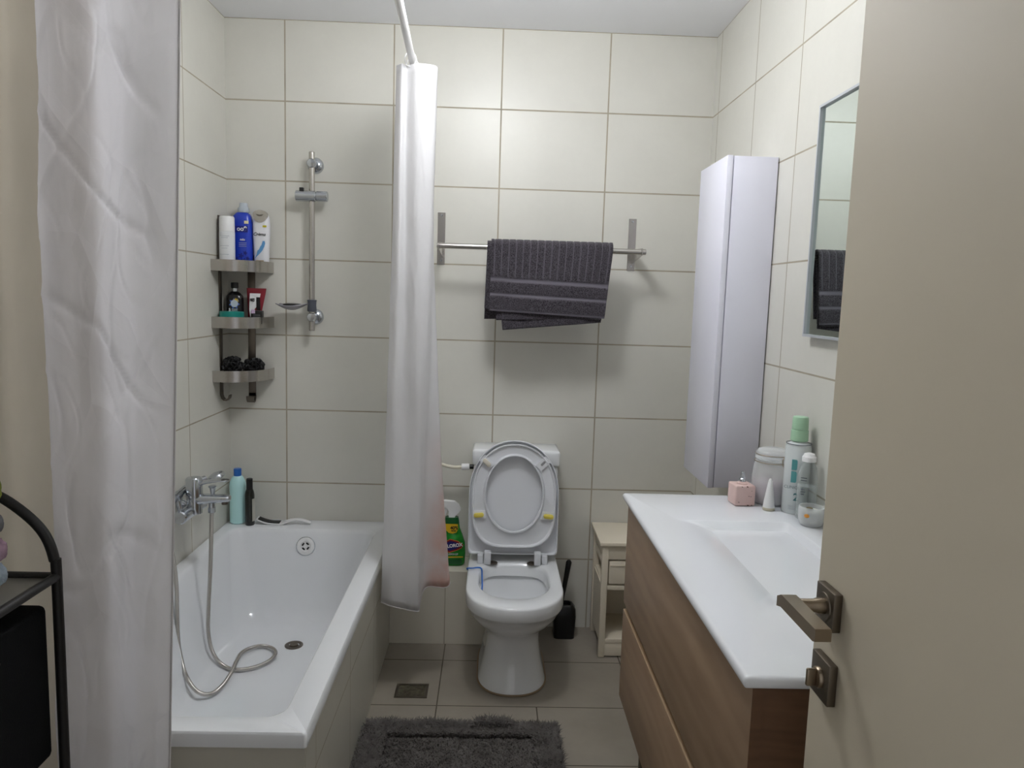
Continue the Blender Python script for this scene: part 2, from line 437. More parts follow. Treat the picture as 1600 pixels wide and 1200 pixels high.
# ------------------------------------------------------------------ corner shelf
cs = thing('corner_shelf_rack', (.01, -.01, 1.03), 'three tier brushed steel corner shelf on the tiles above the tub', 'shelf')
for zt in (1.631, 1.397, 1.173):
    Ro, n = .198, 20
    def arc(r, z): return [(r*abs(math.cos(a))**.8, -r*abs(math.sin(a))**.8, z) for a in [PI/2*i/n for i in range(n+1)]]
    band = loft([arc(Ro, zt-.047), arc(Ro, zt), arc(Ro-.003, zt), arc(Ro-.003, zt-.047), arc(Ro, zt-.047)], closed=False)
    sh = mesh('shelf_band', band, m_steel, cs)
    a = arc(Ro-.004, zt-.032)
    a[0] = (a[0][0], -.003, a[0][2]); a[-1] = (.003, a[-1][1], a[-1][2])
    mesh('shelf_plate', prism([(0.003, -.003, zt-.032)] + a, (0, 0, .003)), m_steel_d, sh, smooth=False)
mesh('wall_strip', box(.001, .005, -.115, -.085, 1.075, 1.815, .001), m_steel_d, cs)
mesh('hook', prism([(.001+a, -.085, b) for a, b in ((0, 1.08), (0, 1.06), (.004, 1.046), (.014, 1.036), (.026, 1.036), (.036, 1.046), (.040, 1.06), (.036, 1.062), (.032, 1.05), (.024, 1.041), (.015, 1.041), (.007, 1.05), (.004, 1.062), (.004, 1.08))], (0, -.03, 0)), m_steel_d, cs)
mesh('wall_strip', box(.086, .118, -.005, -.001, 1.04, 1.66, .001), m_steel_d, cs)
mesh('hook', prism([(.086, -.001-a, b) for a, b in ((0, 1.06), (0, 1.04), (.004, 1.028), (.014, 1.02), (.026, 1.02), (.036, 1.03), (.040, 1.046), (.036, 1.048), (.032, 1.034), (.024, 1.026), (.015, 1.026), (.007, 1.034), (.004, 1.046), (.004, 1.06))], (.032, 0, 0)), m_steel_d, cs)

Z1, Z2, Z3 = 1.602, 1.368, 1.144
m_can = M('white_can_paint', (236, 238, 240), .35)
can = thing('spray_can', (.043, -.125, Z1), 'plain white round can at the left of the top corner shelf', 'can')
mesh('can_body', cyl((.043, -.125, Z1), (.043, -.125, Z1+.145), .0315, 32, .002), m_can, can)
mesh('cap', lathe((.043, -.125, Z1+.145), (0, 0, 1), [(0, .031), (.056, .0305), (.062, .028), (.064, .0005)]), m_white, can)
m_ltgrey = M('pale_grey_print', (196, 202, 208), .5)
for k, (dz, w) in enumerate(((.125, .020), (.118, .014), (.085, .018), (.075, .012), (.05, .018))):
    mesh('print_line', box(.043-w, .043+w, -.1572, -.1560, Z1+dz, Z1+dz+.0018), m_ltgrey, can, smooth=False)
m_blue = M('blue_plastic_bottle', (28, 62, 190), .3, coat=.2)
m_navy = M('navy_print', (18, 30, 130), .4)
bb = thing('shampoo_bottle', (.088, -.050, Z1), 'large blue bottle with pale clear cap on the top corner shelf', 'bottle')
mesh('bottle_body', ovalbottle(.084, -.052, Z1, [(0, .037, .024), (.004, .041, .028), (.08, .042, .029), (.19, .041, .028), (.215, .038, .027), (.226, .030, .022), (.232, .022, .016)]), m_blue, bb)
mesh('cap', lathe((.088, -.052, Z1+.231), (0, 0, 1), [(0, .022), (.004, .024), (.018, .023), (.024, .018), (.04, .016), (.042, .0005)]), M('pale_clear_cap', (214, 224, 232), .2, trans=.35), bb)
mesh('logo_panel', poly((.086, -.0805, Z1+.16), [(-.03, -.012), (.028, -.012), (.028, .014), (-.03, .014)]), m_navy, bb, smooth=False)
text('oo9', .026, (.090, -.0830, Z1+.162), mat=m_white, parent=bb, bold=.0008)
text('nsiu', .013, (.092, -.0825, Z1+.118), mat=m_white, parent=bb, bold=.0004)
for k in range(3): mesh('print_line', poly((.092, -.0806, Z1+.103-.007*k), [(-.016, 0), (.016, 0), (.016, .0015), (-.016, .0015)]), m_ltgrey, bb, smooth=False)
mesh('price_sticker', poly((.108, -.0800, Z1+.19), [(-.009, -.006), (.009, -.006), (.009, .006), (-.009, .006)]), M('cream_sticker', (240, 232, 190), .5), bb, smooth=False)
for (dx, dz, r) in ((.0, .05, .013), (.018, .062, .010), (-.018, .035, .012), (.012, .028, .014), (.028, .04, .009)):
    fl = [(dx+(r*(.72+.28*math.cos(5*t)))*math.cos(t), dz+(r*(.72+.28*math.cos(5*t)))*math.sin(t)) for t in [2*PI*i/40 for i in range(40)]]
    mesh('flower_print', poly((.084, -.0808, Z1), fl, .0003), m_navy, bb, smooth=False)
m_crema = M('white_cream_bottle', (236, 236, 240), .3, coat=.2)
cb = thing('shower_gel_bottle', (.164, -.040, Z1), 'white bottle with blue feather and grey flip cap on the top corner shelf', 'bottle')
cx = .1625
mesh('bottle_body', ovalbottle(cx, -.050, Z1, [(0, .026, .018), (.005, .029, .021), (.06, .031, .023), (.13, .0345, .025), (.18, .0355, .024), (.205, .034, .021), (.222, .030, .016), (.232, .022, .010)]), m_crema, cb)
capp = [(.040*math.cos(t), (.018 if math.sin(t) > 0 else .034)*math.sin(t)) for t in [2*PI*i/40 for i in range(40)]]
mesh('flip_cap', poly((cx, -.058, Z1+.225), [(a*.76, b) for a, b in capp], .018), m_steel, cb)
mesh('cap_lip', poly((cx, -.0765, Z1+.225), [(-.016, 0), (-.008, -.006), (0, -.007), (.008, -.006), (.016, 0), (0, -.002)], .0012), m_steel_d, cb)
text('Crèma', .0185, (cx-.002, -.0762, Z1+.142), mat=m_black, parent=cb, shear=.25, bold=.0002)
mesh('yellow_sticker', poly((cx+.020, -.0750, Z1+.176), [(-.008, -.004), (.008, -.004), (.008, .004), (-.008, .004)]), M('yellow_sticker', (206, 190, 40), .5), cb, smooth=False)
fe = [(-.022, -.045), (-.014, -.028), (-.010, -.010), (-.004, -.006), (.002, .008), (.006, .012), (.012, .030), (.020, .030), (.022, .020), (.018, .006), (.010, -.010), (.0, -.022), (-.014, -.036)]
mesh('feather_print', poly((cx, -.0755, Z1+.085), fe, .0006), M('feather_blue', (92, 152, 204), .4), cb, smooth=False)
mesh('gold_label', poly((cx-.002, -.0742, Z1+.03), [(-.017, -.003), (.017, -.003), (.017, .004), (-.017, .004)]), M('gold_print', (150, 128, 92), .4), cb, smooth=False)

m_blk = M('glossy_black_bottle', (16, 15, 17), .2, coat=.3)
kb = thing('shampoo_bottle', (.052, -.07, Z2+.045), 'black bottle with round white badge standing behind the teal jar lid', 'bottle')
mesh('bottle_body', ovalbottle(.050, -.062, Z2, [(0, .030, .022), (.005, .036, .026), (.10, .036, .026), (.115, .034, .024), (.128, .022, .018), (.134, .014, .014)]), m_blk, kb)
mesh('silver_collar', cyl((.050, -.062, Z2+.132), (.050, -.062, Z2+.148), .0135, 24, .001), m_chrome, kb)
mesh('cap', cyl((.050, -.062, Z2+.148), (.050, -.062, Z2+.172), .0155, 24, .002), m_black, kb)
bc = (.057, -.0885, Z2+.083)
star = [((.024 if i % 2 else .015)*math.cos(2*PI*i/14+.3)*1.0, (.024 if i % 2 else .015)*math.sin(2*PI*i/14+.3)) for i in range(14)]
mesh('splash_print', poly(bc, star, .0004), M('splash_blue', (84, 118, 196), .4), kb, smooth=False)
mesh('splash_print', poly((bc[0]+.006, bc[1], bc[2]+.012), [(a*.55, b*.5) for a, b in star], .0005), M('splash_yellow', (214, 184, 60), .4), kb, smooth=False)
mesh('badge', disc((bc[0], bc[1]-.0004, bc[2]), (0, -1, 0), .0155, .0155), M('badge_white', (206, 216, 226), .4), kb)
text('5', .017, (.037, -.0892, Z2+.056), mat=m_white, parent=kb, bold=.0005)
for k in range(2): mesh('print_line', poly((.056, -.0890, Z2+.058-.006*k), [(-.011, 0), (.014, 0), (.014, .003), (-.011, .003)]), m_ltgrey, kb, smooth=False)
tj = thing('hair_mask_jar', (.066, -.125, Z2), 'low round black jar with a teal lid on the middle corner shelf', 'jar')
mesh('jar_body', cyl((.056, -.118, Z2), (.056, -.118, Z2+.04), .046, 40, .003), m_blk, tj)
mesh('lid', cyl((.056, -.118, Z2+.012), (.056, -.118, Z2+.05), .0495, 44, .003), M('teal_plastic', (22, 142, 132), .3), tj)
m_red = M('dark_red_tube', (132, 24, 40), .35)
rt = thing('cream_tube', (.135, -.045, Z2), 'dark red squeeze tube with white panel standing on the middle corner shelf', 'tube')
def tubering(z, w, d, x=.135): return [(x+w*math.cos(2*PI*i/28), -.045+d*math.sin(2*PI*i/28), Z2+z) for i in range(28)]
mesh('tube_body', loft([tubering(.0, .022, .018, .125), tubering(.02, .026, .017, .126), tubering(.07, .032, .012, .131), tubering(.13, .040, .004, .136), tubering(.150, .042, .0015, .137)], True, True), m_red, rt)
mesh('white_panel', prism([(.118, -.0655, Z2+.0), (.112, -.0655, Z2+.06), (.1135, -.0600, Z2+.128), (.158, -.0560, Z2+.128), (.156, -.0600, Z2+.112), (.140, -.0600, Z2+.108), (.140, -.0600, Z2+.07), (.132, -.0600, Z2+.06), (.130, -.0650, Z2+.01)], (0, -.001, 0)), m_white, rt, smooth=False)
mesh('black_panel', prism([(.1405, -.0605, Z2+.058), (.1405, -.0605, Z2+.112), (.156, -.0605, Z2+.112), (.158, -.0605, Z2+.056)], (0, -.0008, 0)), m_black, rt, smooth=False)
for k, s in enumerate(('8F', 'R3')):
    text(s, .013, (.1205+.009*k, -.0675, Z2+.100), mat=m_black, parent=rt, ry=-PI/2, bold=.0007)
bx = thing('small_box', (.158, -.10, Z2), 'small black carton with lilac corner in front of the red tube', 'box')
mesh('carton', box(.133, .179, -.112, -.085, Z2, Z2+.056, .001), m_black, bx)
mesh('lilac_label', box(.135, .151, -.1126, -.1118, Z2+.044, Z2+.060), M('lilac_print', (210, 186, 216), .5), bx, smooth=False)
for k in range(4): mesh('print_line', box(.143, .172, -.1125, -.1118, Z2+.012+.008*k, Z2+.0145+.008*k), M('grey_print%d' % k, (120, 120, 124), .5), bx, smooth=False)

m_puff = M('black_mesh_puff', (22, 22, 24), .5, bump=(60, .6))
def pouf(c, r, seed, sx=1):
    rnd = random.Random(seed); P = []
    V, F = [], []
    for k in range(46):
        d = Vector((rnd.gauss(0, 1)*sx, rnd.gauss(0, 1), rnd.gauss(0, 1))).normalized()
        u, v, _ = basis(d); base = Vector(c) + Vector((d.x*sx, d.y, d.z))*r*.45
        rr = r*rnd.uniform(.35, .6); ph = rnd.uniform(0, 6.28); n1, n2 = 18, 5
        k0 = len(V)
        for j in range(n2):
            for i in range(n1):
                t = 2*PI*i/n1; q = j/(n2-1)
                w = rr*(.15+.85*q)*(1+.22*math.sin(3*t+ph)*q)
                V.append(tuple(base + u*w*math.cos(t) + v*w*math.sin(t) + d*(rr*.75*q*q + .2*rr*q*math.sin(5*t+ph))))
        for j in range(n2-1):
            for i in range(n1): F.append((k0+j*n1+i, k0+j*n1+(i+1) % n1, k0+(j+1)*n1+(i+1) % n1, k0+(j+1)*n1+i))
    zmin = Z3
    V = [(max(x, .007), min(y, -.007), max(z, zmin)) for x, y, z in V]
    return V, F
mesh('bath_pouf', pouf((.045, -.085, Z3+.038), .042, 1), m_puff, None, solid=.0012, label='black bath pouf at the left of the lowest corner shelf', cat='bath pouf')
mesh('bath_pouf', pouf((.128, -.070, Z3+.036), .042, 5, 1.15), m_puff, None, solid=.0012, label='black bath pouf at the right of the lowest corner shelf', cat='bath pouf')

# ------------------------------------------------------------------ things on the tub rim
RZ = .4855
m_aqua = M('aqua_bottle', (200, 246, 246), .3, coat=.2)
aq = thing('cleaner_bottle', (.052, -.060, RZ), 'pale aqua bottle with blue cap standing in the tub corner', 'bottle')
mesh('bottle_body', ovalbottle(.052, -.062, RZ, [(0, .026, .024), (.006, .034, .030), (.05, .0345, .031), (.10, .034, .030), (.13, .0325, .029), (.165, .0345, .031), (.185, .033, .030), (.205, .024, .022), (.213, .017, .016)], n=2.3), m_aqua, aq)
mesh('cap', cyl((.052, -.062, RZ+.212), (.052, -.062, RZ+.245), .0165, 28, .002), m_wirebl, aq)
mesh('blue_label', xf(disc((0, 0, 0), (0, -1, 0), .011, .036, .001), Matrix.Translation((.078, -.0745, RZ+.105)) @ Matrix.Rotation(.95, 4, 'Z')), M('label_blue', (20, 84, 170), .4), aq)
m_olive = M('dark_olive_bottle', (24, 26, 18), .22, coat=.3)
ol = thing('oil_bottle', (.112, -.092, RZ), 'slim dark bottle with black cap beside the aqua bottle', 'bottle')
mesh('bottle_body', ovalbottle(.112, -.088, RZ, [(0, .018, .018), (.004, .0205, .0205), (.135, .0205, .0205), (.150, .018, .018), (.160, .014, .014)], n=2), m_olive, ol)
mesh('cap', cyl((.112, -.088, RZ+.158), (.112, -.088, RZ+.208), .0135, 24, .002), m_black, ol)
mesh('pale_label', xf(box(-.009, .009, -.0008, .0, 0, .10), Matrix.Translation((.1315, -.0965, RZ+.02)) @ Matrix.Rotation(1.15, 4, 'Z')), M('label_grey', (190, 188, 178), .5), ol, smooth=False)
# foot file
ff = thing('foot_file', (.25, -.072, RZ), 'white foot file with black abrasive pad lying on the tub rim', 'foot file')
def ffs(u, v):
    x = .138 + .235*u
    w = (.019 if u < .5 else .019-.009*min(1, (u-.5)*5)) * (1 if u < .96 else .6)
    z = RZ + .006 + .018*(1-math.sin(PI*min(u/.5, 1)))*(1 if u < .5 else 0) + (.014*math.sin(PI*(u-.5)/.5) if u > .5 else 0)
    if u < .5: z = RZ + .0035 + .020*(1-u/.32)**2*(1 if u < .32 else 0)
    return (x, -.068 + w*(v*2-1), z + .003*v)
mesh('file_body', grid(ffs, 40, 6), m_white, ff, solid=.006)
def ffp(u, v):
    p = ffs(.03+.40*u, .08+.84*v); return (p[0], p[1], p[2]+.0042)
mesh('abrasive_pad', grid(ffp, 24, 5), m_black, ff, solid=.003)

# ------------------------------------------------------------------ toilet
TX = 1.267
def dring(z, w, f, b, nf=2.25, nb=7, seg=56, cx=TX, ym=None):
    ym = ym if ym is not None else (f + min(w*1.15, (b-f)*.62)); P = []
    for i in range(seg):
        t = 2*PI*i/seg; c, s = math.cos(t), math.sin(t)
        n = nf if s < 0 else nb; h = (ym-f) if s < 0 else (b-ym)
        P.append((cx + w*math.copysign(abs(c)**(2/n), c), ym + h*math.copysign(abs(s)**(2/n), s), z))
    return P
toi = thing('toilet', (TX, -.35, 0), 'white ceramic toilet with its seat and lid raised', 'toilet')
B_ = [dring(0, .134, -.612, -.20), dring(.012, .134, -.612, -.20), dring(.02, .130, -.606, -.20), dring(.10, .113, -.585, -.20), dring(.17, .104, -.570, -.20), dring(.215, .108, -.575, -.20),
      dring(.245, .128, -.615, -.20), dring(.28, .153, -.668, -.20), dring(.315, .172, -.705, -.19), dring(.343, .182, -.722, -.19), dring(.346, .187, -.730, -.02), dring(.352, .189, -.733, -.02),
      dring(.392, .189, -.733, -.02), dring(.399, .187, -.729, -.024), dring(.401, .182, -.722, -.03),
      dring(.401, .146, -.640, -.262, 2.3, 3.6, ym=-.46), dring(.398, .141, -.634, -.268, 2.3, 3.6, ym=-.46), dring(.385, .137, -.628, -.276, 2.3, 3.6, ym=-.46),
      dring(.352, .134, -.622, -.284, 2.3, 3.4, ym=-.46), dring(.347, .145, -.632, -.274, 2.3, 3, ym=-.46), dring(.33, .145, -.632, -.276, 2.2, 2.6, ym=-.46),
      dring(.28, .125, -.605, -.30, 2.1, 2.3, ym=-.46), dring(.22, .09, -.55, -.33, 2, 2, ym=-.44), dring(.19, .07, -.52, -.35, 2, 2, ym=-.43)]
mesh('bowl', loft(B_, True, True), m_ceramic, toi, flat_angle=60)
mesh('water', prism(dring(.215, .082, -.54, -.338, 2, 2, ym=-.44), (0, 0, .002)), M('toilet_water', (235, 240, 240), .03, trans=.6, ior=1.33), toi)
mesh('foot_seal', tube([p for p in dring(.004, .1355, -.6135, -.20)]+[dring(.004, .1355, -.6135, -.20)[0]], .004, 6), M('aged_silicone', (150, 128, 104), .6), toi)
tk = mesh('cistern', box(TX-.178, TX+.186, -.172, -.004, .402, .80, .02, 4), m_ceramic, toi)
mesh('cistern_lid', box(TX-.184, TX+.192, -.180, -.002, .795, .866, .014, 4), m_ceramic, toi)
# raised lid and seat: local plane (x across, h along), tilted back
hy, hz = -.255, .428
tilt = math.radians(6.5)
LM = Matrix.Translation((TX-.003, hy, hz)) @ Matrix.Rotation(-tilt, 4, 'X')   # local x, z up, -y towards camera
def so(w, h0, h1, y, nu=2.1, nd=8, seg=72, hm=None):
    hm = hm if hm is not None else h1 - w*1.2; P = []
    for i in range(seg):
        t = 2*PI*i/seg; c, s = math.cos(t), math.sin(t)
        n = nu if s > 0 else nd; h = (h1-hm) if s > 0 else (hm-h0)
        P.append(LM @ Vector((w*math.copysign(abs(c)**(2/n), c), y, hm + h*math.copysign(abs(s)**(2/n), s))))
    return P
LT = .488
lid = mesh('lid', loft([*[so(a_, b_, c_, d_q, nd=26) for a_, b_, c_, d_q in ((.188, .012, LT-.004, .022), (.190, .006, LT, .018), (.190, .006, LT, -.002), (.188, .008, LT-.002, -.004), (.185, .012, LT-.005, -.003), (.183, .016, LT-.008, .010))]], True, True), m_seat, toi, flat_angle=50)
S0, S1 = .040, .474
def sr(k, y):  # interpolate seat outer -> hole ; k 0..1
    a = so(.176, S0, S1, 0, 2.15, 3.6); b = []
    for i in range(72):
        t = 2*PI*i/72; b.append(LM @ Vector((.119*math.cos(t), 0, .266 + .158*math.sin(t))))
    out = []
    off = (LM.to_3x3() @ Vector((0, y, 0)))
    for p, q in zip(a, b): out.append(p.lerp(q, k) + off)
    return out
seat = mesh('seat', loft([sr(.0, -.010), sr(0, -.027), sr(.02, -.029), sr(.09, -.029), sr(.12, -.0265), sr(.16, -.021), sr(.80, -.019), sr(.88, -.024), sr(.92, -.029), sr(.99, -.029), sr(1, -.027), sr(1, -.010), sr(0, -.010)]), m_seat, toi, flat_angle=50)
def onseat(x, h, y): return LM @ Vector((x, y, h))
def lozenge(x, h, ang, L, r, y0, y1):
    P = []
    for i in range(24):
        t = 2*PI*i/24; c, s = math.cos(t), math.sin(t)
        px = (L-r)*(1 if c > 0 else -1) + r*c; pz = r*s
        P.append((px*math.cos(ang)-pz*math.sin(ang), px*math.sin(ang)+pz*math.cos(ang)))
    rings = [[onseat(x+a*k, h+b*k, y) for a, b in P] for y, k in ((y0, 1), (y1+.002, 1), (y1, .8))]
    return loft(rings, True, True)
def pad(x, h, ang, L, w):
    P = [(-L, -w), (L, -w), (L, w), (-L, w)]
    return loft([[onseat(x+a*math.cos(ang)-b*math.sin(ang), h+a*math.sin(ang)+b*math.cos(ang), y) for a, b in P] for y in (-.012, -.0275)], True, True)
for x, h, ang, mt in ((-.146, .175, .10, m_rubber), (.146, .175, -.10, m_rubber), (-.118, .395, -.78, m_rubw), (.118, .395, .78, None)):
    mesh('bumper_mount', pad(x, h, ang, .028, .017), m_seat, seat)
    if mt: mesh('bumper', lozenge(x, h, ang, .021, .0095, -.020, -.037), mt, seat, label='yellow rubber bumper' if mt is m_rubber else 'aged white rubber bumper')
mesh('bumper_slot', lozenge(.118, .397, .78, .013, .005, -.026, -.0290), M('grey_slot', (150, 150, 152), .5), seat)
for s in (-1, 1):
    x = TX-.003 + s*.105
    mesh('hinge', join(box(x-.014, x+.014, hy-.040, hy-.004, .4015, .455, .004), box(x+s*.030-.012, x+s*.030+.012, hy-.030, hy-.002, .4015, .440, .003)), m_seat, toi)
    mesh('hinge_bolt', lathe((TX-.003+s*.082, -.272, .4015), (0, 0, 1), [(0, .020), (.003, .020), (.005, .016), (.003, .012), (.003, .0005)]), m_nickel_d, toi)
# rim cleaner hook
mesh('rim_hook', tube(catmull([(1.080, -.345, .398), (1.078, -.355, .408), (1.10, -.355, .409), (1.122, -.35, .410), (1.136, -.36, .408), (1.139, -.40, .395), (1.141, -.44, .37), (1.143, -.47, .35), (1.165, -.50, .33)], 8), .0032, 8), m_wirebl, None,
     label='thin blue plastic hanger hooked over the toilet rim', cat='hook')
# filling hose
wp = thing('water_supply_hose', (.95, -.03, .75), 'off-white water hose between curtain and toilet cistern', 'pipe')
mesh('hose', tube(catmull([(.90, -.004, .80), (.905, -.05, .792), (.95, -.085, .776), (1.0, -.09, .766), (1.04, -.09, .768)], 8), .0075, 10), m_pipe, wp)
mesh('nut', cyl((1.035, -.09, .768), (1.070, -.09, .770), .0145, 16, .002), m_white, wp)
mesh('seal_ring', cyl((1.070, -.09, .770), (1.0885, -.09, .770), .0105, 16), m_black, wp)

# ------------------------------------------------------------------ green spray bottle on the ledge
m_green = M('green_bottle', (38, 150, 48), .25, coat=.3)
m_green_d = M('dark_green_label', (14, 92, 40), .35)
gs = thing('spray_bottle', (1.005, -.095, .33), 'green spray bottle with white trigger on the tiled ledge', 'spray bottle')
gx, gy, gz = .998, -.095, .3305
mesh('bottle_body', ovalbottle(gx, gy, gz, [(0, .055, .028), (.006, .061, .032), (.05, .063, .034), (.10, .060, .033), (.135, .048, .029), (.165, .036, .024), (.20, .030, .021), (.212, .026, .02)]), m_green, gs)
mesh('neck_label', ovalbottle(gx, gy, gz, [(.186, .0335, .0235), (.2005, .0315, .0225), (.214, .0285, .0205)]), m_green_d, gs)
mesh('trigger_head', prism([(gx+a, gy-.013, gz+b) for a, b in ((-.012, .212), (.012, .212), (.016, .222), (.030, .236), (.038, .248), (.030, .268), (.010, .284), (-.03, .287), (-.06, .284), (-.066, .268), (-.05, .262), (-.022, .256), (-.014, .24), (-.016, .226))], (0, .026, 0)), m_white, gs, flat_angle=30)
mesh('trigger', prism([(gx+a, gy-.006, gz+b) for a, b in ((-.03, .256), (-.02, .256), (-.022, .235), (-.034, .214), (-.042, .214), (-.034, .236))], (0, .012, 0)), m_white, gs)
my = gy-.0355
def sticker(name, pts, dz, mt, th=.0006, y=my, dx=0):
    return mesh(name, poly((gx+dx, y, gz+dz), pts, th), mt, gs, smooth=False)
sticker('yellow_badge', [(-.028, .022), (.028, .022), (.030, .0), (.022, -.016), (.006, -.022), (-.012, -.018), (-.024, -.006)], .168, M('badge_yellow', (232, 190, 34), .4), y=gy-.030)
text('40%', .020, (gx+.012, gy-.0312, gz+.172), mat=m_black, parent=gs, bold=.0007)
text('MORE', .0075, (gx+.010, gy-.0312, gz+.159), mat=m_black, parent=gs, bold=.0004)
hexp = [(-.052, -.006), (-.030, .012), (-.004, .026), (.030, .018), (.052, .004), (.046, -.010), (.026, -.020), (-.006, -.030), (-.034, -.022)]
sticker('logo_border', [(a*1.03, b*1.12) for a, b in hexp], .095, M('logo_orange', (222, 116, 60), .4), y=my)
sticker('logo_red', hexp, .095, M('logo_maroon', (122, 18, 30), .4), y=my-.0004)
sticker('logo_blue', [(a*.74, b*.78) for a, b in hexp], .095, M('logo_blue', (28, 30, 110), .4), y=my-.0008)
text('CLOROX', .0205, (gx+.010, my-.0018, gz+.094), mat=m_white, parent=gs, ry=.14, bold=.0009, sx=.95)
sticker('yellow_stripe', [(-.056, -.003), (.054, .001), (.054, .006), (-.056, .003)], .040, M('stripe_yellow', (214, 176, 40), .4))
text('CLEAN-UP', .011, (gx+.006, my-.0004, gz+.055), mat=m_ltgrey, parent=gs, bold=.0004)
sticker('base_label', [(-.052, -.010), (.050, -.010), (.050, .012), (-.052, .012)], .018, m_green_d, y=gy-.0345)

# ------------------------------------------------------------------ toilet brush
tb = thing('toilet_brush', (1.512, -.085, 0), 'black toilet brush in its holder on the floor right of toilet', 'toilet brush')
mesh('holder', loft([rrect(1.512-.046, 1.512+.046, -.125, -.045, .018, .001), rrect(1.512-.050, 1.512+.050, -.130, -.04, .018, .10), rrect(1.512-.048, 1.512+.048, -.128, -.042, .02, .135), rrect(1.512-.036, 1.512+.036, -.116, -.052, .02, .152), rrect(1.512-.030, 1.512+.030, -.110, -.058, .018, .152), rrect(1.512-.028, 1.512+.028, -.108, -.060, .018, .135)], True, True), m_black, tb)
mesh('handle', tube([(1.497, -.085, .13), (1.503, -.085, .19), (1.510, -.085, .24), (1.518, -.086, .30), (1.524, -.086, .345), (1.525, -.086, .355)], lambda t: .0075+.0055*min(1, t*1.3)-(.007 if t > .99 else 0), 14), m_black, tb)

# ------------------------------------------------------------------ floor drain
fd = thing('floor_drain', (.882, -.583, 0), 'small square metal floor drain near the tub side', 'drain')
mesh('frame', join(box(.820, .944, -.632, -.622, .0002, .004), box(.820, .944, -.544, -.534, .0002, .004), box(.820, .830, -.622, -.544, .0002, .004), box(.934, .944, -.622, -.544, .0002, .004)), m_steel_d, fd, smooth=False)
mesh('cover', box(.831, .933, -.621, -.545, .0002, .003), M('worn_drain_metal', (70, 66, 56), .45, .6, bump=(80, .8), var=(60, (112, 106, 88))), fd, smooth=False)

# ------------------------------------------------------------------ rug
rugm = M('grey_shag', (114, 109, 106), .95, var=(22, (86, 82, 79)))
rug = thing('bath_rug', (1.09, -1.15, 0), 'dark grey shaggy bath rug on the floor beside the tub', 'rug')
RX0, RX1, RY0, RY1 = .755, 1.415, -1.36, -.825
mesh('backing', box(RX0, RX1, RY0, RY1, .001, .012, .004), M('rug_backing', (62, 59, 58), .95), rug)
rnd = random.Random(3); V, F = [], []
for k in range(46000):
    x = rnd.uniform(RX0-.004, RX1+.006); y = rnd.uniform(RY0, RY1+.004)
    if y < -1.2 and rnd.random() < .3: continue
    ex = min(x-RX0, RX1-x, RY1-y, y-RY0)
    inner = ex > .085
    gro = abs(ex-.085) < .006
    lump = .5+.5*noise.noise(Vector((x*14, y*14, 0)))
    h = (.012 if inner else .024)*(.7+.5*lump)
    if gro: h = .004
    if y > RY1-.03 and 1.13 < x < 1.25: h *= 1.35
    a = rnd.uniform(0, 2*PI); ln = h*rnd.uniform(.35, 1.1); w = .0016
    tx, ty = x+ln*math.cos(a), y+ln*math.sin(a)
    px, py = -math.sin(a)*w, math.cos(a)*w
    k0 = len(V); z0 = .009
    V += [(x-px, y-py, z0), (x+px, y+py, z0), (x+(tx-x)*.4+px, y+(ty-y)*.4+py, z0+h*.8), (x+(tx-x)*.4-px, y+(ty-y)*.4-py, z0+h*.8), (tx, ty, z0+h)]
    F += [(k0, k0+1, k0+2, k0+3), (k0+3, k0+2, k0+4)]
me = bpy.data.meshes.new('pile'); me.from_pydata([tuple(Vector(v)-ORG[rug]) for v in V], [], F); me.materials.append(rugm)
po = bpy.data.objects.new('pile', me); link(po, rug); po['kind'] = 'stuff'

# ------------------------------------------------------------------ towel rail and towel
tr = thing('towel_rail', (1.34, 0, 1.645), 'stainless steel towel rail on the back wall above the toilet', 'towel rail')
mesh('rail', cyl((.918, -.2, 1.714), (1.776, -.2, 1.714), .0115, 24, .001), m_steel, tr)
for x in (.921, 1.752):
    b = mesh('bracket', join(box(x-.0165, x+.0165, -.004, -.0005, 1.645, 1.868, .0008), box(x-.0165+(.0 if x > 1 else .0), x+.0165, -.006, -.0005, 1.70, 1.728),
             prism([(x+.004, -.003, 1.735), (x+.004, -.215, 1.728), (x+.004, -.215, 1.700), (x+.004, -.19, 1.696), (x+.004, -.003, 1.675)], (.004, 0, 0))), m_steel, tr, smooth=False)
    for zz in (1.856, 1.663):
        mesh('screw', lathe((x, -.004, zz), (0, -1, 0), [(0, .005), (.002, .0045), (.0025, .0005)], 12), m_chrome, b)

def towel_mat():
    n = NT('charcoal_terry')
    g = n.add('ShaderNodeNewGeometry'); s = n.add('ShaderNodeSeparateXYZ'); n.l.new(g.outputs['Position'], s.inputs[0])
    nz = n.noise(g.outputs['Position'], 300, 2, .7)
    n2 = n.noise(g.outputs['Position'], 30, 3)
    at = n.add('ShaderNodeAttribute'); at.attribute_name = 'band'
    fac = n.math('MULTIPLY', at.outputs['Fac'], 1.0)
    pile = n.mix(n.ramp(nz, .38, .62), lin((30, 27, 31)), lin((92, 87, 94)))
    pile = n.mix(n.math('MULTIPLY', n2, .35), pile, lin((52, 48, 54)))
    n.l.new(n.mix(fac, pile, lin((106, 102, 110))), n.b.inputs['Base Color'])
    n.b.inputs['Roughness'].default_value = .95; n.b.inputs['Specular IOR Level'].default_value = .15
    n.b.inputs['Sheen Weight'].default_value = .25
    n.bump(n.math('MULTIPLY', nz, n.math('SUBTRACT', 1.0, fac)), .9, .003)
    return n.m
m_towel = towel_mat()
tw = thing('towel', (1.38, -.2, 1.38), 'charcoal striped towel folded over the steel towel rail', 'towel')
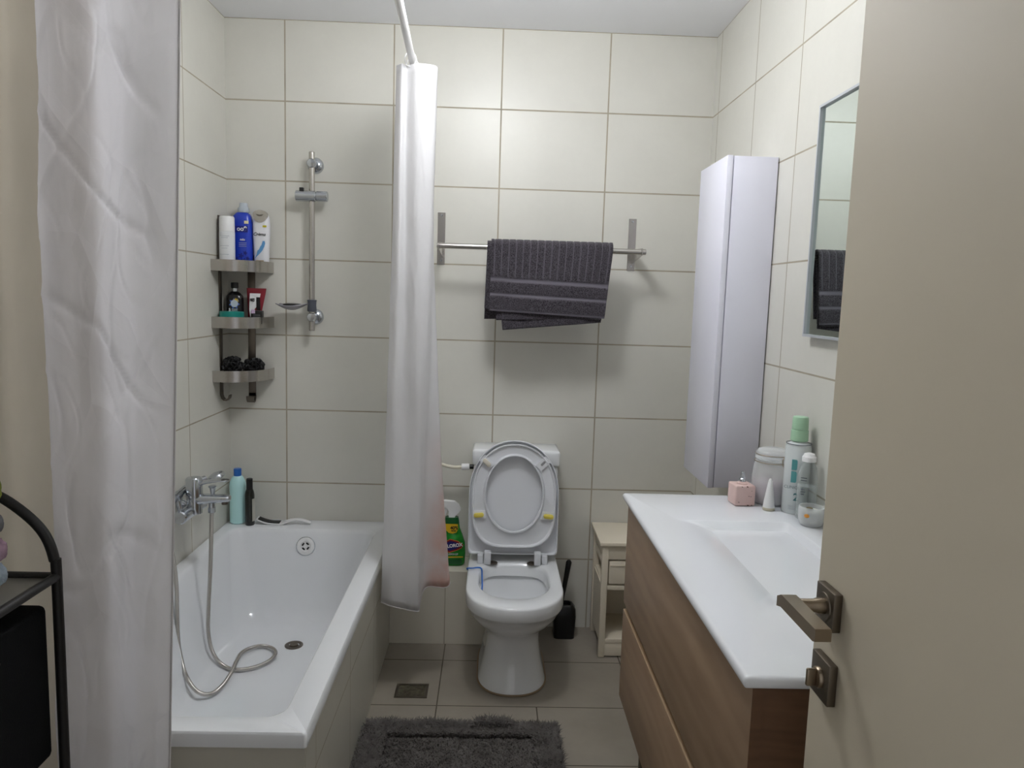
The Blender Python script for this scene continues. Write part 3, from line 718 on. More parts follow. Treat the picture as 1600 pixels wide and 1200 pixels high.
def towel_sheet(name, x0t, x1t, x0b, x1b, zfl, zfr, zbl, zbr, rr, stripes=True, wob=0):
    NX, NP = 150, 110; V, bands = [], []
    for j in range(NP):
        v = j/(NP-1)
        for i in range(NX):
            u = i/(NX-1)
            zf = zfl+(zfr-zfl)*u; zb = zbl+(zbr-zbl)*u
            Lb = 1.714-zb; La = PI*rr; Lf = 1.714-zf; s = v*(Lb+La+Lf)
            if s < Lb:
                y, z, fr = -.2+rr, zb+s, 0; ny, nz_ = 1, 0; k = 1-s/Lb
            elif s < Lb+La:
                a = (s-Lb)/rr; y = -.2+rr*math.cos(a); z = 1.714+rr*math.sin(a)*1.05; ny, nz_ = math.cos(a), math.sin(a); fr = 1; k = 0
            else:
                z = 1.714-(s-Lb-La); y = -.2-rr; ny, nz_ = -1, 0; fr = 1; k = (s-Lb-La)/Lf
            xa = x0t+(x0b-x0t)*k; xb = x1t+(x1b-x1t)*k; x = xa+(xb-xa)*u
            d = .003*math.sin(9*u+2*v+wob)+.004*noise.noise(Vector((x*8, z*6, wob)))
            y += (-1 if s > Lb+La/2 else 1)*d*min(1, k*3)
            if s > Lb+La: y -= .006*k
            band = 0
            dz = (z-zf)
            if stripes and fr:
                dz += .0035*noise.noise(Vector((x*11, 3.3, 0)))
                st = lambda c, h: max(0, min(1, (h-abs(dz-c))/.004+.5))
                band = max(st(.131, .008), st(.070, .007), st(.002, .007))
                if dz > .146:
                    q = (u*17.0) % 1
                    band = max(0, 1-abs(q-.5)/.11)
            off = -.0028*band
            y += ny*off; z += nz_*off
            V.append((x, y, z)); bands.append(band)
    F = [(j*NX+i, j*NX+i+1, (j+1)*NX+i+1, (j+1)*NX+i) for j in range(NP-1) for i in range(NX-1)]
    me = bpy.data.meshes.new(name); me.from_pydata([tuple(Vector(p)-ORG[tw]) for p in V], [], F); me.materials.append(m_towel)
    a = me.attributes.new('band', 'FLOAT', 'POINT'); a.data.foreach_set('value', bands)
    me.polygons.foreach_set('use_smooth', [True]*len(F))
    o = bpy.data.objects.new(name, me); link(o, tw); ORG[o] = ORG[tw]
    m = o.modifiers.new('thick', 'SOLIDIFY'); m.thickness = .006; m.offset = 0
    return o
towel_sheet('outer_fold', 1.140, 1.636, 1.139, 1.612, 1.456, 1.437, 1.46, 1.46, .030)
towel_sheet('middle_fold', 1.124, 1.622, 1.118, 1.600, 1.465, 1.430, 1.42, 1.44, .0225, False, 2)
towel_sheet('inner_fold', 1.160, 1.60, 1.168, 1.60, 1.418, 1.434, 1.44, 1.44, .0165, False, 4)
towel_sheet('back_fold', 1.150, 1.61, 1.195, 1.60, 1.378, 1.42, 1.40, 1.42, .0142, False, 6)

# ------------------------------------------------------------------ curtains
def rods():
    z = 2.335
    p = [(.826, -.002, z), (.843, -.5, z), (.866, -1.10, z), (.885, -1.72, z)] + [(.885-.12*(1-math.cos(a)), -1.72-.16*math.sin(a), z) for a in (.3, .6, .9, 1.2, 1.5)] + [(.6, -1.885, z), (.02, -1.885, z)]
    return p
rod = thing('shower_curtain_rod', (.843, -.5, 2.335), 'slim white curtain rod above the gathered curtain, near the ceiling', 'curtain rod')
rp = rods()
mesh('outer_tube', tube(rp[1:2]+[(.8445, -.55, 2.335)]+rp[2:], .0125, 16), m_white, rod)
mesh('inner_tube', tube([(.826, -.002, 2.335), (.8385, -.36, 2.335), (.8432, -.502, 2.335)], .0112, 16), m_white, rod)
mesh('wall_cap', lathe((.826, -.0005, 2.335), (0, -1, 0), [(0, .028), (.01, .028), (.022, .018)]), m_white, rod)
mesh('wall_cap', lathe((.0005, -1.885, 2.335), (1, 0, 0), [(0, .028), (.01, .028), (.022, .018)]), m_white, rod)

def curtain(name, top, bot, zt, zb, mat, parent, nz=70, seed=0, k=10, amp=.006, hem=True, solid=.0012, ridge=0):
    T_ = catmull([(x, y, 0) for x, y in top], k); B2 = catmull([(x, y, 0) for x, y in bot], k)
    ZB = catmull([(z, 0, 0) for z in zb], k); n = len(T_)
    edge = lambda u: min(1, u*8, max(0, 1-u)*4)
    def f(i, j):
        t = j/(nz-1); e = t**1.15
        p = T_[i].lerp(B2[i], e); z = zt + (ZB[i].x-zt)*t
        d = (amp*noise.noise(Vector((p.x*9, p.y*9+seed, z*2.2))) + amp*.5*noise.noise(Vector((p.x*22, z*7, seed))))*min(1, t*5)*(edge(i/(n-1)) if ridge < -.005 else 1)
        if ridge:
            for sc_, sd_, w_ in ((3.1, 2.0, 1.0), (5.3, 7.7, .6), (9.0, 3.1, .35)):
                q_ = abs(noise.noise(Vector((p.x*sc_*1.6+z*1.3*(1 if sd_ < 5 else -1), seed+sd_, z*sc_*.7))))
                d += ridge*w_*max(0, 1-q_*11)**2*min(1, t*6)*edge(i/(n-1))
        return (p.x + d*.5, p.y + d, z)
    V = [f(i, j) for j in range(nz) for i in range(n)]
    F = [(j*n+i, j*n+i+1, (j+1)*n+i+1, (j+1)*n+i) for j in range(nz-1) for i in range(n-1)]
    o = mesh(name, (V, F), mat, parent, solid=solid, flat_angle=180)
    return f, n, nz, o
bt = [(.792, -.55), (.815, -.575), (.828, -.555), (.87, -.585), (.925, -.57), (.933, -.53), (.90, -.50), (.84, -.485), (.79, -.46), (.82, -.43), (.88, -.42), (.86, -.39)]
bb_ = [(.760, -.575), (.80, -.60), (.85, -.60), (.902, -.605), (.905, -.575), (.925, -.55), (1.000, -.53), (1.012, -.50), (.95, -.46), (.86, -.42), (.88, -.39), (.92, -.36)]
zb_ = [.352, .348, .338, .330, .335, .40, .395, .41, .41, .40, .40, .40]
cu = thing('shower_curtain', (.85, -.5, .33), 'white shower curtain gathered at the back wall between tub and toilet', 'curtain')
f, n, nz, _ = curtain('cloth', bt, bb_, 2.31, zb_, m_curtain_b, cu, seed=1, amp=.006, ridge=-.003)
def hemline(f, n, nz, who, which, r=.0022, zr=(0, 1)):
    pts = []
    if which == 'left': pts = [Vector(f(0, j)) for j in range(nz)]
    elif which == 'right': pts = [Vector(f(n-1, j)) for j in range(nz)]
    else: pts = [Vector(f(i, nz-1)) for i in range(n)]
    return mesh('hem', tube(pts, r, 6), m_hem, who)
hemline(f, n, nz, cu, 'bottom', .0018)
for i_, (x, y) in enumerate(((.842, -.565), (.842, -.50), (.841, -.455), (.840, -.41))):
    cc = Vector((x, y, 2.333)); pts = [cc + Vector((.020*math.cos(a), .004*math.sin(2*a), .024*math.sin(a)-.005)) for a in [2*PI*i/20 for i in range(21)]]
    mesh('hanging_ring', tube(pts, .0018, 6), m_white, cu)

# foreground curtain at the free end of the tub
ft = [(.582, -1.86), (.545, -1.885), (.50, -1.90), (.46, -1.875), (.42, -1.86), (.38, -1.885), (.355, -1.90), (.338, -1.89), (.350, -1.865)]
fb = [(.512, -1.86), (.49, -1.875), (.47, -1.885), (.44, -1.88), (.41, -1.87), (.38, -1.88), (.33, -1.885), (.312, -1.875), (.322, -1.855)]
fc = thing('shower_curtain', (.44, -1.88, .25), 'large white shower curtain in the left foreground with stitched hem', 'curtain')
f, n, nz, _ = curtain('cloth', ft, fb, 2.30, [.25]*9, m_curtain, fc, nz=260, seed=9, k=18, amp=.013, ridge=-.0055)
hemline(f, n, nz, fc, 'left', .0022)
for x in (.36, .44, .52):
    pts = [Vector((x+.004*math.sin(2*a), -1.885+.018*math.cos(a), 2.331+.030*math.sin(a)-.014)) for a in [2*PI*i/20 for i in range(21)]]
    mesh('hanging_ring', tube(pts, .0018, 6), m_white, fc)
# cream curtain behind it
ct = [(.42, -1.80), (.37, -1.79), (.33, -1.775), (.28, -1.80), (.24, -1.81), (.19, -1.78), (.14, -1.80), (.08, -1.785)]
cbm = [(.42, -1.80), (.37, -1.79), (.32, -1.78), (.28, -1.80), (.23, -1.81), (.18, -1.785), (.13, -1.80), (.07, -1.785)]
cc_ = thing('cream_curtain', (.25, -1.80, .25), 'cream curtain hanging behind the white one at the far left edge', 'curtain')
curtain('cloth', ct, cbm, 2.30, [.25]*8, m_curtain_c, cc_, nz=40, seed=4, amp=.006)
for x in (.12, .24, .36):
    pts = [Vector((x+.004*math.sin(2*a), -1.84+.062*math.cos(a), 2.325+.04*math.sin(a)-.010)) for a in [2*PI*i/20 for i in range(21)]]
    mesh('hanging_ring', tube(pts, .0018, 6), m_white, cc_)

# ------------------------------------------------------------------ black rack with rolled towels
rk = thing('storage_rack', (.21, -2.2, 0), 'black metal storage rack with fabric drawers in the left foreground', 'rack')
RX, RYb, RYf = .397, -2.0, -2.42
def post(x, y):
    return tube([(x, y, 0.001), (x, y, .5), (x, y, 1.005)], .0085, 14)
for y in (RYb, RYf):
    mesh('arch_frame', tube(catmull([(RX, y, .001), (RX, y, .5), (RX, y, .98), (RX-.003, y, 1.03), (RX-.016, y, 1.072), (RX-.042, y, 1.105), (RX-.085, y, 1.138), (RX-.12, y, 1.15), (RX-.19, y, 1.155), (.10, y, 1.150), (.05, y, 1.12), (.022, y, 1.06), (.018, y, .98), (.018, y, .5), (.018, y, .001)], 5), .0088, 14), m_blackm, rk)
mesh('shelf_frame', join(cyl((.018, RYb, 1.0), (RX, RYb, 1.0), .007, 12), cyl((.018, RYf, 1.0), (RX, RYf, 1.0), .007, 12), cyl((RX, RYb, 1.0), (RX, RYf, 1.0), .008, 12), cyl((.018, RYb, 1.0), (.018, RYf, 1.0), .008, 12)), m_blackm, rk)
mesh('shelf_top', box(.024, RX-.004, RYf+.006, RYb-.006, .992, .998), M('smoky_shelf_board', (120, 118, 112), .25), rk)
for z1 in (.955, .62, .29):
    mesh('fabric_drawer', box(.03, RX-.010, RYf+.02, RYb-.012, z1-.285, z1, .012, 3), M('black_fabric_%d' % int(z1*100), (7, 8, 9), .95, spec=.15, bump=(400, .3)), rk)
m_tw = {'green': (140, 150, 56), 'grey': (128, 128, 132), 'pink': (184, 152, 172), 'pale blue': (176, 192, 204)}
def roll(c, L, r, name, label, seed):
    Vr, Fr = [], []; nA, nL = 40, 40
    for j in range(nL):
        q = j/(nL-1)
        for i in range(nA):
            a = 2*PI*i/nA
            e = 1 - max(0, abs(q-.5)*2-.86)**2*18
            rr = r*max(.25, e)*(1+.05*noise.noise(Vector((math.cos(a)*3, math.sin(a)*3, q*6+seed))))
            rr += .0032*noise.noise(Vector((math.cos(a)*40, math.sin(a)*40, q*90)))
            Vr.append((c[0]+rr*math.cos(a), c[1]+L*(q-.5), c[2]+rr*math.sin(a)*.97))
    Fr = [(j*nA+i, j*nA+(i+1) % nA, (j+1)*nA+(i+1) % nA, (j+1)*nA+i) for j in range(nL-1) for i in range(nA)]
    Fr += [tuple(range(nA)), tuple(range((nL-1)*nA, nL*nA))]
    col = m_tw[name]
    mesh('rolled_towel', (Vr, Fr), M(name.replace(' ', '_')+'_terry', col, .95, bump=(260, .9), var=(50, tuple(int(v*.78) for v in col))), None,
         label=label, cat='towel')
roll((.354-.018, -2.17, 1.0085+.0215), .22, .0225, 'pale blue', 'pale blue rolled towel, lowest of the stack on the black rack', 1)
roll((.354-.016, -2.17, 1.073), .22, .0225, 'pink', 'pink rolled towel stacked on the pale blue one on the rack', 2)
roll((.354-.021, -2.17, 1.118), .22, .0235, 'grey', 'grey rolled towel under the green one on the black rack', 3)
roll((.354-.034, -2.17, 1.178), .22, .0375, 'green', 'green rolled towel, topmost of the stack on the black rack', 4)

# ------------------------------------------------------------------ small cream cabinet
st = thing('side_table', (1.80, -.15, 0), 'small cream wooden side table with drawer behind the vanity', 'side table')
SX0, SX1, SF, SBk = 1.641, 1.96, -.288, -.012
mesh('table_top', box(SX0-.012, SX1+.012, SF-.008, SBk+.006, .492, .507, .002), m_stool, st)
for x in (SX0, SX1-.026):
    for y in (SF, SBk-.026):
        mesh('leg', box(x, x+.026, y, y+.026, .001, .492, .002), m_stool, st)
for x in (SX0+.005, SX1-.013):
    mesh('side_panel', join(box(x, x+.008, SF+.026, SBk-.026, .40, .43), box(x, x+.008, SF+.026, SBk-.026, .28, .31), box(x, x+.008, SF+.026, SBk-.026, .06, .28), box(x, x+.008, SF+.026, SBk-.06, .44, .492)), m_stool, st, smooth=False)
mesh('back_panel', box(SX0+.026, SX1-.026, SBk-.012, SBk-.006, .06, .49), m_stool, st)
mesh('apron', box(SX0+.026, SX1-.026, SF+.003, SF+.018, .432, .492, .001), m_stool, st)
d_ = mesh('drawer', box(SX0+.031, SX1-.031, SF+.001, SF+.22, .326, .424, .002), m_stool, st)
mesh('drawer_rail', box(SX0+.033, SX1-.033, SF-.0015, SF+.002, .404, .409), m_stool, d_)
mesh('knob', lathe(((SX0+SX1)/2, SF+.001, .372), (0, -1, 0), [(0, .006), (.008, .006), (.012, .012), (.018, .011), (.02, .0005)]), m_stool, d_)
mesh('divider', box(SX0+.010, SX1-.010, SF+.004, SBk-.012, .298, .318, .001), m_stool, st)
mesh('lower_shelf', box(SX0+.010, SX1-.010, SF+.002, SBk-.012, .064, .082, .001), m_stool, st)
mesh('plinth', box(SX0+.026, SX1-.026, SF+.004, SF+.016, .006, .064, .001), m_stool, st)

# ------------------------------------------------------------------ vanity
VY0, VY1 = -2.168, -1.057
va = thing('vanity_cabinet', (1.83, -1.61, 0), 'brown wood effect vanity cabinet with two wide drawers along right wall', 'cabinet')
mesh('carcass', join(box(1.607, 2.072, VY0+.006, VY0+.024, .27, .905), box(1.607, 2.072, VY1-.024, VY1-.006, .27, .905), box(1.612, 2.072, VY0+.024, VY1-.024, .27, .288), box(2.05, 2.072, VY0+.024, VY1-.024, .288, .80), box(1.612, 1.622, VY0+.024, VY1-.024, .30, .70)), m_wood_end, va, smooth=False)
mesh('drawer', box(1.588, 1.606, VY0+.004, VY1-.004, .577, .903, .0012), m_wood, va)
d2 = mesh('drawer', box(1.588, 1.606, VY0+.004, VY1-.004, .268, .553, .0012), m_wood, va)
mesh('end_band', box(1.588, 1.606, VY0+.0025, VY0+.0038, .577, .903), m_wood_end, va, smooth=False)
mesh('lit_edge_strip', box(1.5885, 1.6055, VY0+.005, VY1-.005, .5532, .5545), m_wood_edge, d2, smooth=False)  # lit top face of the lower drawer, painted as a lighter strip
for x in (1.66, 2.03):
    for y in (-1.14, VY0+.06):
        mesh('leg', join(cyl((x, y, .012), (x, y, .27), .016, 18), cyl((x, y, .001), (x, y, .012), .020, 18)), m_nickel_d, va)
wt = thing('washbasin_counter', (1.82, -1.61, .905), 'glossy white washbasin countertop on the wood vanity', 'washbasin')
cr = [rrect(1.573, 2.075, VY0-.003, VY1+.003, .004, .9055), rrect(1.570, 2.0755, VY0-.006, VY1+.004, .006, .910), rrect(1.570, 2.0755, VY0-.006, VY1+.004, .006, .919),
      rrect(1.574, 2.0755, VY0-.002, VY1, .006, .924), rrect(1.580, 2.075, VY0+.004, VY1-.006, .006, .925),
      rrect(1.662, 1.978, -1.93, -1.325, .014, .925)]
def mixr(a, b, t): return a+(b-a)*t
for q in range(1, 15):
    t = q/14; sm = t*t*(3-2*t)
    cr.append(rrect(mixr(1.664, 1.86, t**.95), mixr(1.976, 1.925, t**1.8), mixr(-1.928, -1.66, t), mixr(-1.327, -1.42, t**1.8), .014+.016*t, .925-.044*sm))
mesh('basin', loft(cr, True, True), m_counter, wt, flat_angle=50)
mesh('basin_drain', lathe((1.89, -1.54, .8815), (0, 0, 1), [(0, .03), (.003, .03), (.004, .02), (.002, .0005)]), m_chrome, wt)

# ------------------------------------------------------------------ tall wall cabinet
tc = thing('wall_cabinet', (1.99, -.65, .885), 'tall narrow white wall cabinet on the right wall past the mirror', 'cabinet')
mesh('carcass', box(1.927, 2.073, -.812, -.497, .886, 1.994, .0015), m_lacquer, tc)
mesh('door', box(1.905, 1.9245, -.813, -.496, .884, 1.996, .0025), m_lacquer, tc)

# ------------------------------------------------------------------ mirror
mi = thing('wall_mirror', (2.065, -1.55, 1.43), 'silver framed rectangular mirror on the right wall above vanity', 'mirror')
MY0, MY1, MZ0, MZ1 = -1.98, -1.150, 1.427, 2.072
mesh('glass', box(2.060, 2.0745, MY0+.006, MY1-.006, MZ0+.006, MZ1-.006), M('mirror_glass', (226, 236, 232), .01, 1), mi, smooth=False)
mesh('frame', join(box(2.052, 2.0755, MY0, MY1, MZ0, MZ0+.007), box(2.052, 2.0755, MY0, MY1, MZ1-.007, MZ1), box(2.052, 2.0755, MY0, MY0+.007, MZ0+.007, MZ1-.007), box(2.052, 2.0755, MY1-.007, MY1, MZ0+.007, MZ1-.007)), M('silver_frame', (196, 200, 205), .35, .3), mi, smooth=False)

# ------------------------------------------------------------------ things on the counter
CZ = .9255
m_pink = M('distressed_pink', (228, 200, 194), .5, var=(9, (220, 188, 182)))
so_ = thing('soap_dispenser', (1.906, -1.148, CZ), 'cube shaped distressed pink soap dispenser at the counter edge', 'soap dispenser')
SM = Matrix.Translation((1.906, -1.150, CZ)) @ Matrix.Rotation(math.radians(4), 4, 'Z')
mesh('bottle', xf(box(-.0305, .0305, -.0305, .0305, 0, .061, .005, 3), SM), m_pink, so_)
mesh('neck', lathe((1.906, -1.150, CZ+.060), (0, 0, 1), [(0, .016), (.004, .016), (.006, .0105), (.008, .010)]), m_pink, so_)
mesh('pump_stub', lathe((1.906, -1.150, CZ+.067), (0, 0, 1), [(0, .0095), (.008, .009), (.011, .006), (.028, .0055), (.03, .003)]), m_chrome, so_)
m_chip = M('worn_chip', (96, 62, 52), .7)
for a, b, s in ((.010, .030, .0020), (.016, .029, .0018), (-.020, .012, .0022), (.008, .003, .003), (.018, .046, .0014), (-.012, .058, .002), (.004, .0585, .0028), (.02, .0035, .002)):
    pts = [(a+s*(1+.5*math.sin(3*t+a*900))*math.cos(t), -.0309, b+s*.6*(1+.4*math.sin(2*t+b*700))*math.sin(t)) for t in [2*PI*i/12 for i in range(12)]]
    mesh('worn_chip', xf(prism(pts, (0, .0008, 0)), SM), m_chip, so_, smooth=False)

m_glass = M('clear_glass', (250, 253, 253), .03, trans=1, ior=1.12)
def thin_glass(name, col, f, rough=.08):
    n = NT(name); n.b.inputs['Base Color'].default_value = lin(col); n.b.inputs['Roughness'].default_value = rough
    t = n.add('ShaderNodeBsdfTransparent'); t.inputs[0].default_value = (.97, .98, .98, 1)
    lw = n.add('ShaderNodeLayerWeight'); lw.inputs[0].default_value = .35
    mx = n.add('ShaderNodeMixShader')
    n.l.new(n.math('MINIMUM', n.math('ADD', n.math('MULTIPLY', lw.outputs['Facing'], .45), f), 1.0), mx.inputs[0])
    n.l.new(t.outputs[0], mx.inputs[1]); n.l.new(n.b.outputs[0], mx.inputs[2]); n.l.new(mx.outputs[0], n.out.inputs[0])
    return n.m
m_frost = thin_glass('frosted_jar_glass', (242, 244, 246), .34)
m_thin = thin_glass('clear_bottle_plastic', (228, 234, 234), .06)
jr = thing('glass_jar', (1.998, -1.135, CZ), 'clip top glass jar with pink and white contents beside the cone', 'jar')
jx, jy = 1.998, -1.135
mesh('jar_body', lathe((jx, jy, CZ), (0, 0, 1), [(0, .042), (.006, .047), (.04, .055), (.08, .056), (.115, .052), (.132, .048)], 40), m_frost, jr)
mesh('cotton', lathe((jx, jy, CZ+.006), (0, 0, 1), [(0, .040), (.03, .050), (.06, .049), (.062, .0005)], 32), M('pink_cotton', (222, 196, 206), .9, bump=(40, .8), var=(14, (238, 236, 238))), jr)
mesh('jar_lid', lathe((jx, jy, CZ+.134), (0, 0, 1), [(0, .048), (.003, .050), (.018, .049), (.028, .042), (.032, .03), (.032, .0005)], 40), m_frost, jr)
def ringpts(c, r, z, n=36): return [Vector((c[0]+r*math.cos(2*PI*i/n), c[1]+r*math.sin(2*PI*i/n), z)) for i in range(n+1)]
mesh('wire_clip', join(tube(ringpts((jx, jy), .0515, CZ+.128), .0012, 6), tube(ringpts((jx, jy), .0500, CZ+.150), .0012, 6),
     tube([(jx+.015, jy-.051, CZ+.150), (jx+.008, jy-.056, CZ+.142), (jx+.008, jy-.058, CZ+.128), (jx+.014, jy-.060, CZ+.118), (jx+.020, jy-.058, CZ+.128), (jx+.035, jy-.045, CZ+.130)], .0014, 6),
     tube([(jx+.015, jy-.058, CZ+.12), (jx+.016, jy-.060, CZ+.10), (jx+.024, jy-.057, CZ+.092), (jx+.040, jy-.044, CZ+.092), (jx+.042, jy-.042, CZ+.11)], .0012, 6)), m_nickel, jr)
cn = thing('cone_bottle', (1.966, -1.212, CZ), 'small white cone shaped bottle in front of the glass jar', 'bottle')
mesh('cone', lathe((1.966, -1.212, CZ+.008), (0, 0, 1), [(0, .0165), (.02, .0145), (.06, .0085), (.078, .0055), (.084, .003), (.085, .0005)]), m_white, cn)
mesh('base_ring', cyl((1.966, -1.212, CZ), (1.966, -1.212, CZ+.009), .0170, 28, .001), M('beige_base', (212, 206, 184), .4), cn)
tt = thing('toner_bottle', (2.035, -1.225, CZ), 'tall white lotion bottle with pale green pump cap on the counter', 'bottle')
tx, ty = 2.036, -1.222
mesh('bottle_body', lathe((tx, ty, CZ), (0, 0, 1), [(0, .033), (.003, .0355), (.19, .0355), (.198, .033), (.204, .022), (.208, .018)], 40), M('translucent_white_bottle', (232, 238, 238), .25, trans=.15), tt)
mg = M('pale_green_cap', (168, 206, 174), .35)
pc = mesh('pump_cap', lathe((tx, ty, CZ+.207), (0, 0, 1), [(0, .0225), (.002, .0245), (.031, .0235), (.032, .0215), (.034, .0215), (.035, .0225), (.067, .0215), (.070, .019), (.071, .0005)], 36), mg, tt)
mesh('clear_collar', tube(ringpts((tx, ty), .034, CZ+.200), .0012, 6), m_greyp, tt)
mt_ = M('teal_logo', (86, 158, 160), .35)
def onb(dx, z):   # point on bottle front, normal towards camera-left
    return Vector((tx, ty, 0))
th_ = math.radians(-32)       # direction the label faces (rotated from -y towards -x)
nv = Vector((math.sin(th_), -math.cos(th_), 0)); uv = Vector((math.cos(th_), math.sin(th_), 0))
lc = Vector((tx, ty, 0)) + nv*.0357
for z0, z1 in ((.128, .158), (.092, .124)):
    pts = [lc + uv*a + Vector((0, 0, CZ+b)) for a, b in ((-.009, z0), (.004, z0), (.006, z0+.004), (.006, z1-.004), (.004, z1), (-.009, z1))]
    mesh('logo', prism([p+uv*.0 for p in pts], nv*.0006), mt_, tt, smooth=False)
text('CLINIQUE', .0115, lc+nv*.0008+Vector((0, 0, CZ+.078)), rz=th_, mat=M('grey_lettering', (110, 128, 130), .4), parent=tt)
text('2', .030, lc+nv*.0008+uv*.008+Vector((0, 0, CZ+.050)), rz=th_, mat=M('teal_lettering', (60, 110, 116), .4), parent=tt, bold=.0006)
for k in range(3): mesh('print_line', prism([lc+uv*a+Vector((0, 0, CZ+.024-.005*k+b)) for a, b in ((-.012, 0), (.014, 0), (.014, .0012), (-.012, .0012))], nv*.0006), m_ltgrey, tt, smooth=False)
cb2 = thing('micellar_bottle', (2.038, -1.288, CZ), 'clear bottle with white flip cap beside the tall green capped one', 'bottle')
qx, qy = 2.040, -1.288
mesh('bottle_body', lathe((qx, qy, CZ), (0, 0, 1), [(0, .024), (.003, .0265), (.12, .0265), (.145, .022), (.158, .014), (.163, .0135)], 36), m_thin, cb2)
mesh('liquid', lathe((qx, qy, CZ+.003), (0, 0, 1), [(0, .022), (.003, .0245), (.090, .0245), (.091, .0005)], 32), thin_glass('clear_liquid', (226, 234, 234), .08), cb2)
mesh('flip_cap', lathe((qx, qy, CZ+.162), (0, 0, 1), [(0, .0185), (.013, .0185), (.015, .0165), (.021, .014), (.024, .006), (.0245, .0005)], 28), m_white, cb2)
l2 = Vector((qx, qy, 0)) + nv*.0268
for k, w in enumerate((.010, .010, .006, .008, .005)):
    mesh('print_line', prism([l2+uv*(a-.008)+Vector((0, 0, CZ+.118-.007*k-(.018 if k > 1 else 0)+b)) for a, b in ((-w*.6, 0), (w, 0), (w, .0022), (-w*.6, .0022))], nv*.0005), m_greyp, cb2, smooth=False)
pj_ = thing('glass_pot', (2.032, -1.352, CZ), 'low glass pot with orange sticker nearest the open door', 'pot')
hx, hy2 = 2.030, -1.350
mesh('pot_body', lathe((hx, hy2, CZ), (0, 0, 1), [(0, .025), (.004, .030), (.02, .034), (.045, .0345), (.052, .033), (.052, .030), (.02, .029), (.01, .0005)], 36), m_frost, pj_)
mesh('dark_pebble', lathe((hx-.008, hy2-.004, CZ+.040), (0, 0, 1), [(0, .004), (.004, .010), (.009, .008), (.011, .0005)], 16), M('olive_brown', (110, 100, 72), .5), pj_)
mesh('pot_filling', lathe((hx, hy2, CZ+.010), (0, 0, 1), [(0, .026), (.030, .028), (.031, .0005)], 24), M('pale_beads', (222, 226, 216), .5, bump=(120, .8)), pj_)
p3 = Vector((hx, hy2, 0))+Vector((math.sin(-.75), -math.cos(-.75), 0))*.0343
mesh('orange_sticker', disc((p3.x, p3.y, CZ+.032), (math.sin(-.75), -math.cos(-.75), .05), .007, .005, .0008), M('orange_print', (222, 150, 60), .4), pj_)

# ------------------------------------------------------------------ door
dj = mesh('door_1', box(1.620, 1.660, -3.075, -2.292, .008, 2.05, .0015), m_doorp, None, loc=(1.64, -3.07, 0), kind='structure')
ORG[dj] = Vector((1.64, -3.07, 0))
PXc = -2.341
h1 = mesh('handle_plate', join(box(1.608, 1.6195, -2.3665, -2.3145, 1.090, 1.142, .0012), lathe((1.608, PXc, 1.116), (-1, 0, 0), [(0, .019), (.0015, .0185), (.0016, .0005)], 28)), m_nickel_d, dj)
lev = mesh('door_handle', join(
    lathe((1.6075, PXc, 1.117), (-1, 0, 0), [(0, .0105), (.010, .0105), (.014, .009), (.050, .009)], 20),
    prism([(1.549, -2.3265, 1.110), (1.549, -2.3265, 1.124), (1.549, -2.340, 1.131), (1.549, -2.444, 1.131), (1.549, -2.446, 1.129), (1.549, -2.446, 1.116), (1.549, -2.440, 1.114), (1.549, -2.340, 1.114)], (.020, 0, 0))), m_nickel, h1, flat_angle=30)
h2 = mesh('lock_plate', box(1.608, 1.6195, -2.3695, -2.3170, .989, 1.0455, .0012), m_nickel_d, dj)
mesh('thumb_turn', join(lathe((1.608, -2.3425, 1.017), (-1, 0, 0), [(0, .0145), (.003, .0145), (.005, .013), (.005, .0005)], 28), box(1.590, 1.604, -2.3455, -2.3395, 1.0045, 1.0295, .0025, 3)), m_nickel, h2)

# ------------------------------------------------------------------ ceiling lamp, lights, world
LX, LY = 1.12, -1.12
cl = thing('ceiling_lamp', (LX, LY, H), 'round white ceiling lamp, lit, above the middle of the bathroom', 'lamp')
mesh('housing', lathe((LX, LY, H-.001), (0, 0, -1), [(0, .06), (.02, .06), (.028, .05), (.03, .0005)], 48), m_white, cl)
mesh('stem', cyl((LX, LY, H-.075), (LX, LY, H-.028), .012, 16), m_white, cl)
dm = NT('lamp_glow'); dm.b.inputs['Emission Color'].default_value = (.97, .985, 1, 1); dm.b.inputs['Emission Strength'].default_value = 36
mesh('globe', lathe((LX, LY, H-.065), (0, 0, -1), [(.10-.10*math.cos(PI*k/16), .115*math.sin(PI*k/16)) for k in range(17)], 40), dm.m, cl)

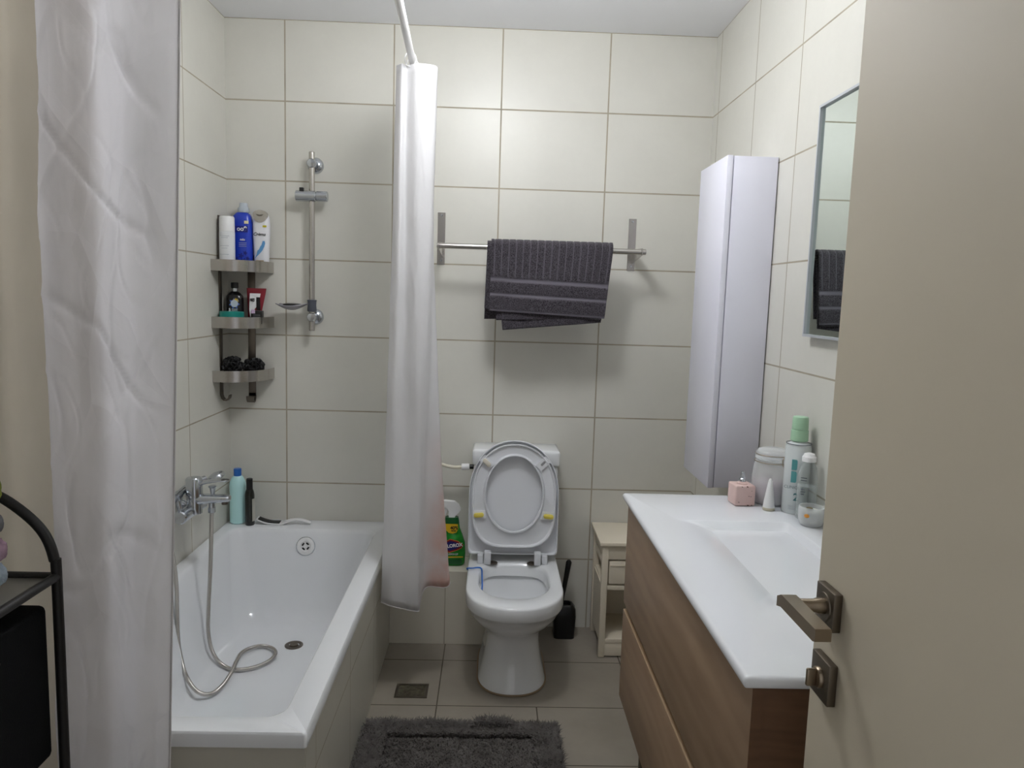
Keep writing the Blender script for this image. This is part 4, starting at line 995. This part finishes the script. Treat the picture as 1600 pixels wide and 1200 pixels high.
wl = thing('fill_uplight', (2.035, -1.60, 2.30), 'unseen white uplight added high above the mirror to brighten the ceiling', 'lamp')  # second light guessed from wall glare; uplight form added to brighten the ceiling
mesh('trough', join(box(1.985, 2.0765, -1.78, -1.42, 2.300, 2.306), box(1.985, 1.991, -1.78, -1.42, 2.306, 2.335), box(2.070, 2.0765, -1.78, -1.42, 2.306, 2.335), box(1.991, 2.070, -1.78, -1.774, 2.306, 2.335), box(1.991, 2.070, -1.426, -1.42, 2.306, 2.335)), m_white, wl, smooth=False)
dm2 = NT('uplight_glow'); dm2.b.inputs['Emission Color'].default_value = (.93, .96, 1, 1); dm2.b.inputs['Emission Strength'].default_value = 42
mesh('light_tube', cyl((2.03, -1.765, 2.322), (2.03, -1.435, 2.322), .014, 16), dm2.m, wl)

w = bpy.data.worlds.new('hall'); bpy.context.scene.world = w; w.use_nodes = True
w.node_tree.nodes['Background'].inputs[0].default_value = (.93, .95, 1, 1)
w.node_tree.nodes['Background'].inputs[1].default_value = .42

# ------------------------------------------------------------------ camera
cam = bpy.data.cameras.new('camera'); co = bpy.data.objects.new('camera', cam); C.objects.link(co)
cam.sensor_width = 36; cam.sensor_fit = 'HORIZONTAL'; cam.lens = 1158.65/1600*36; cam.clip_start = .02
yaw, pitch, roll_ = .0284, -.1167, .0307
cy_, sy_, cp, sp_ = math.cos(yaw), math.sin(yaw), math.cos(pitch), math.sin(pitch)
fv = Vector((sy_*cp, cy_*cp, sp_)); r0 = Vector((cy_, -sy_, 0)); u0 = r0.cross(fv)
r2 = r0*math.cos(roll_) + u0*math.sin(roll_); u2 = -r0*math.sin(roll_) + u0*math.cos(roll_)
mt = Matrix((r2, u2, -fv)).transposed().to_4x4(); mt.translation = Vector((1.1543, -3.2806, 1.5141))
co.matrix_world = mt
bpy.context.scene.camera = co
cy = bpy.context.scene.cycles
cy.max_bounces = 9; cy.transmission_bounces = 6; cy.adaptive_threshold = .02
vs = bpy.context.scene.view_settings
vs.view_transform = 'Standard'; vs.look = 'None'; vs.gamma = 1; vs.exposure = .46; vs.use_curve_mapping = False
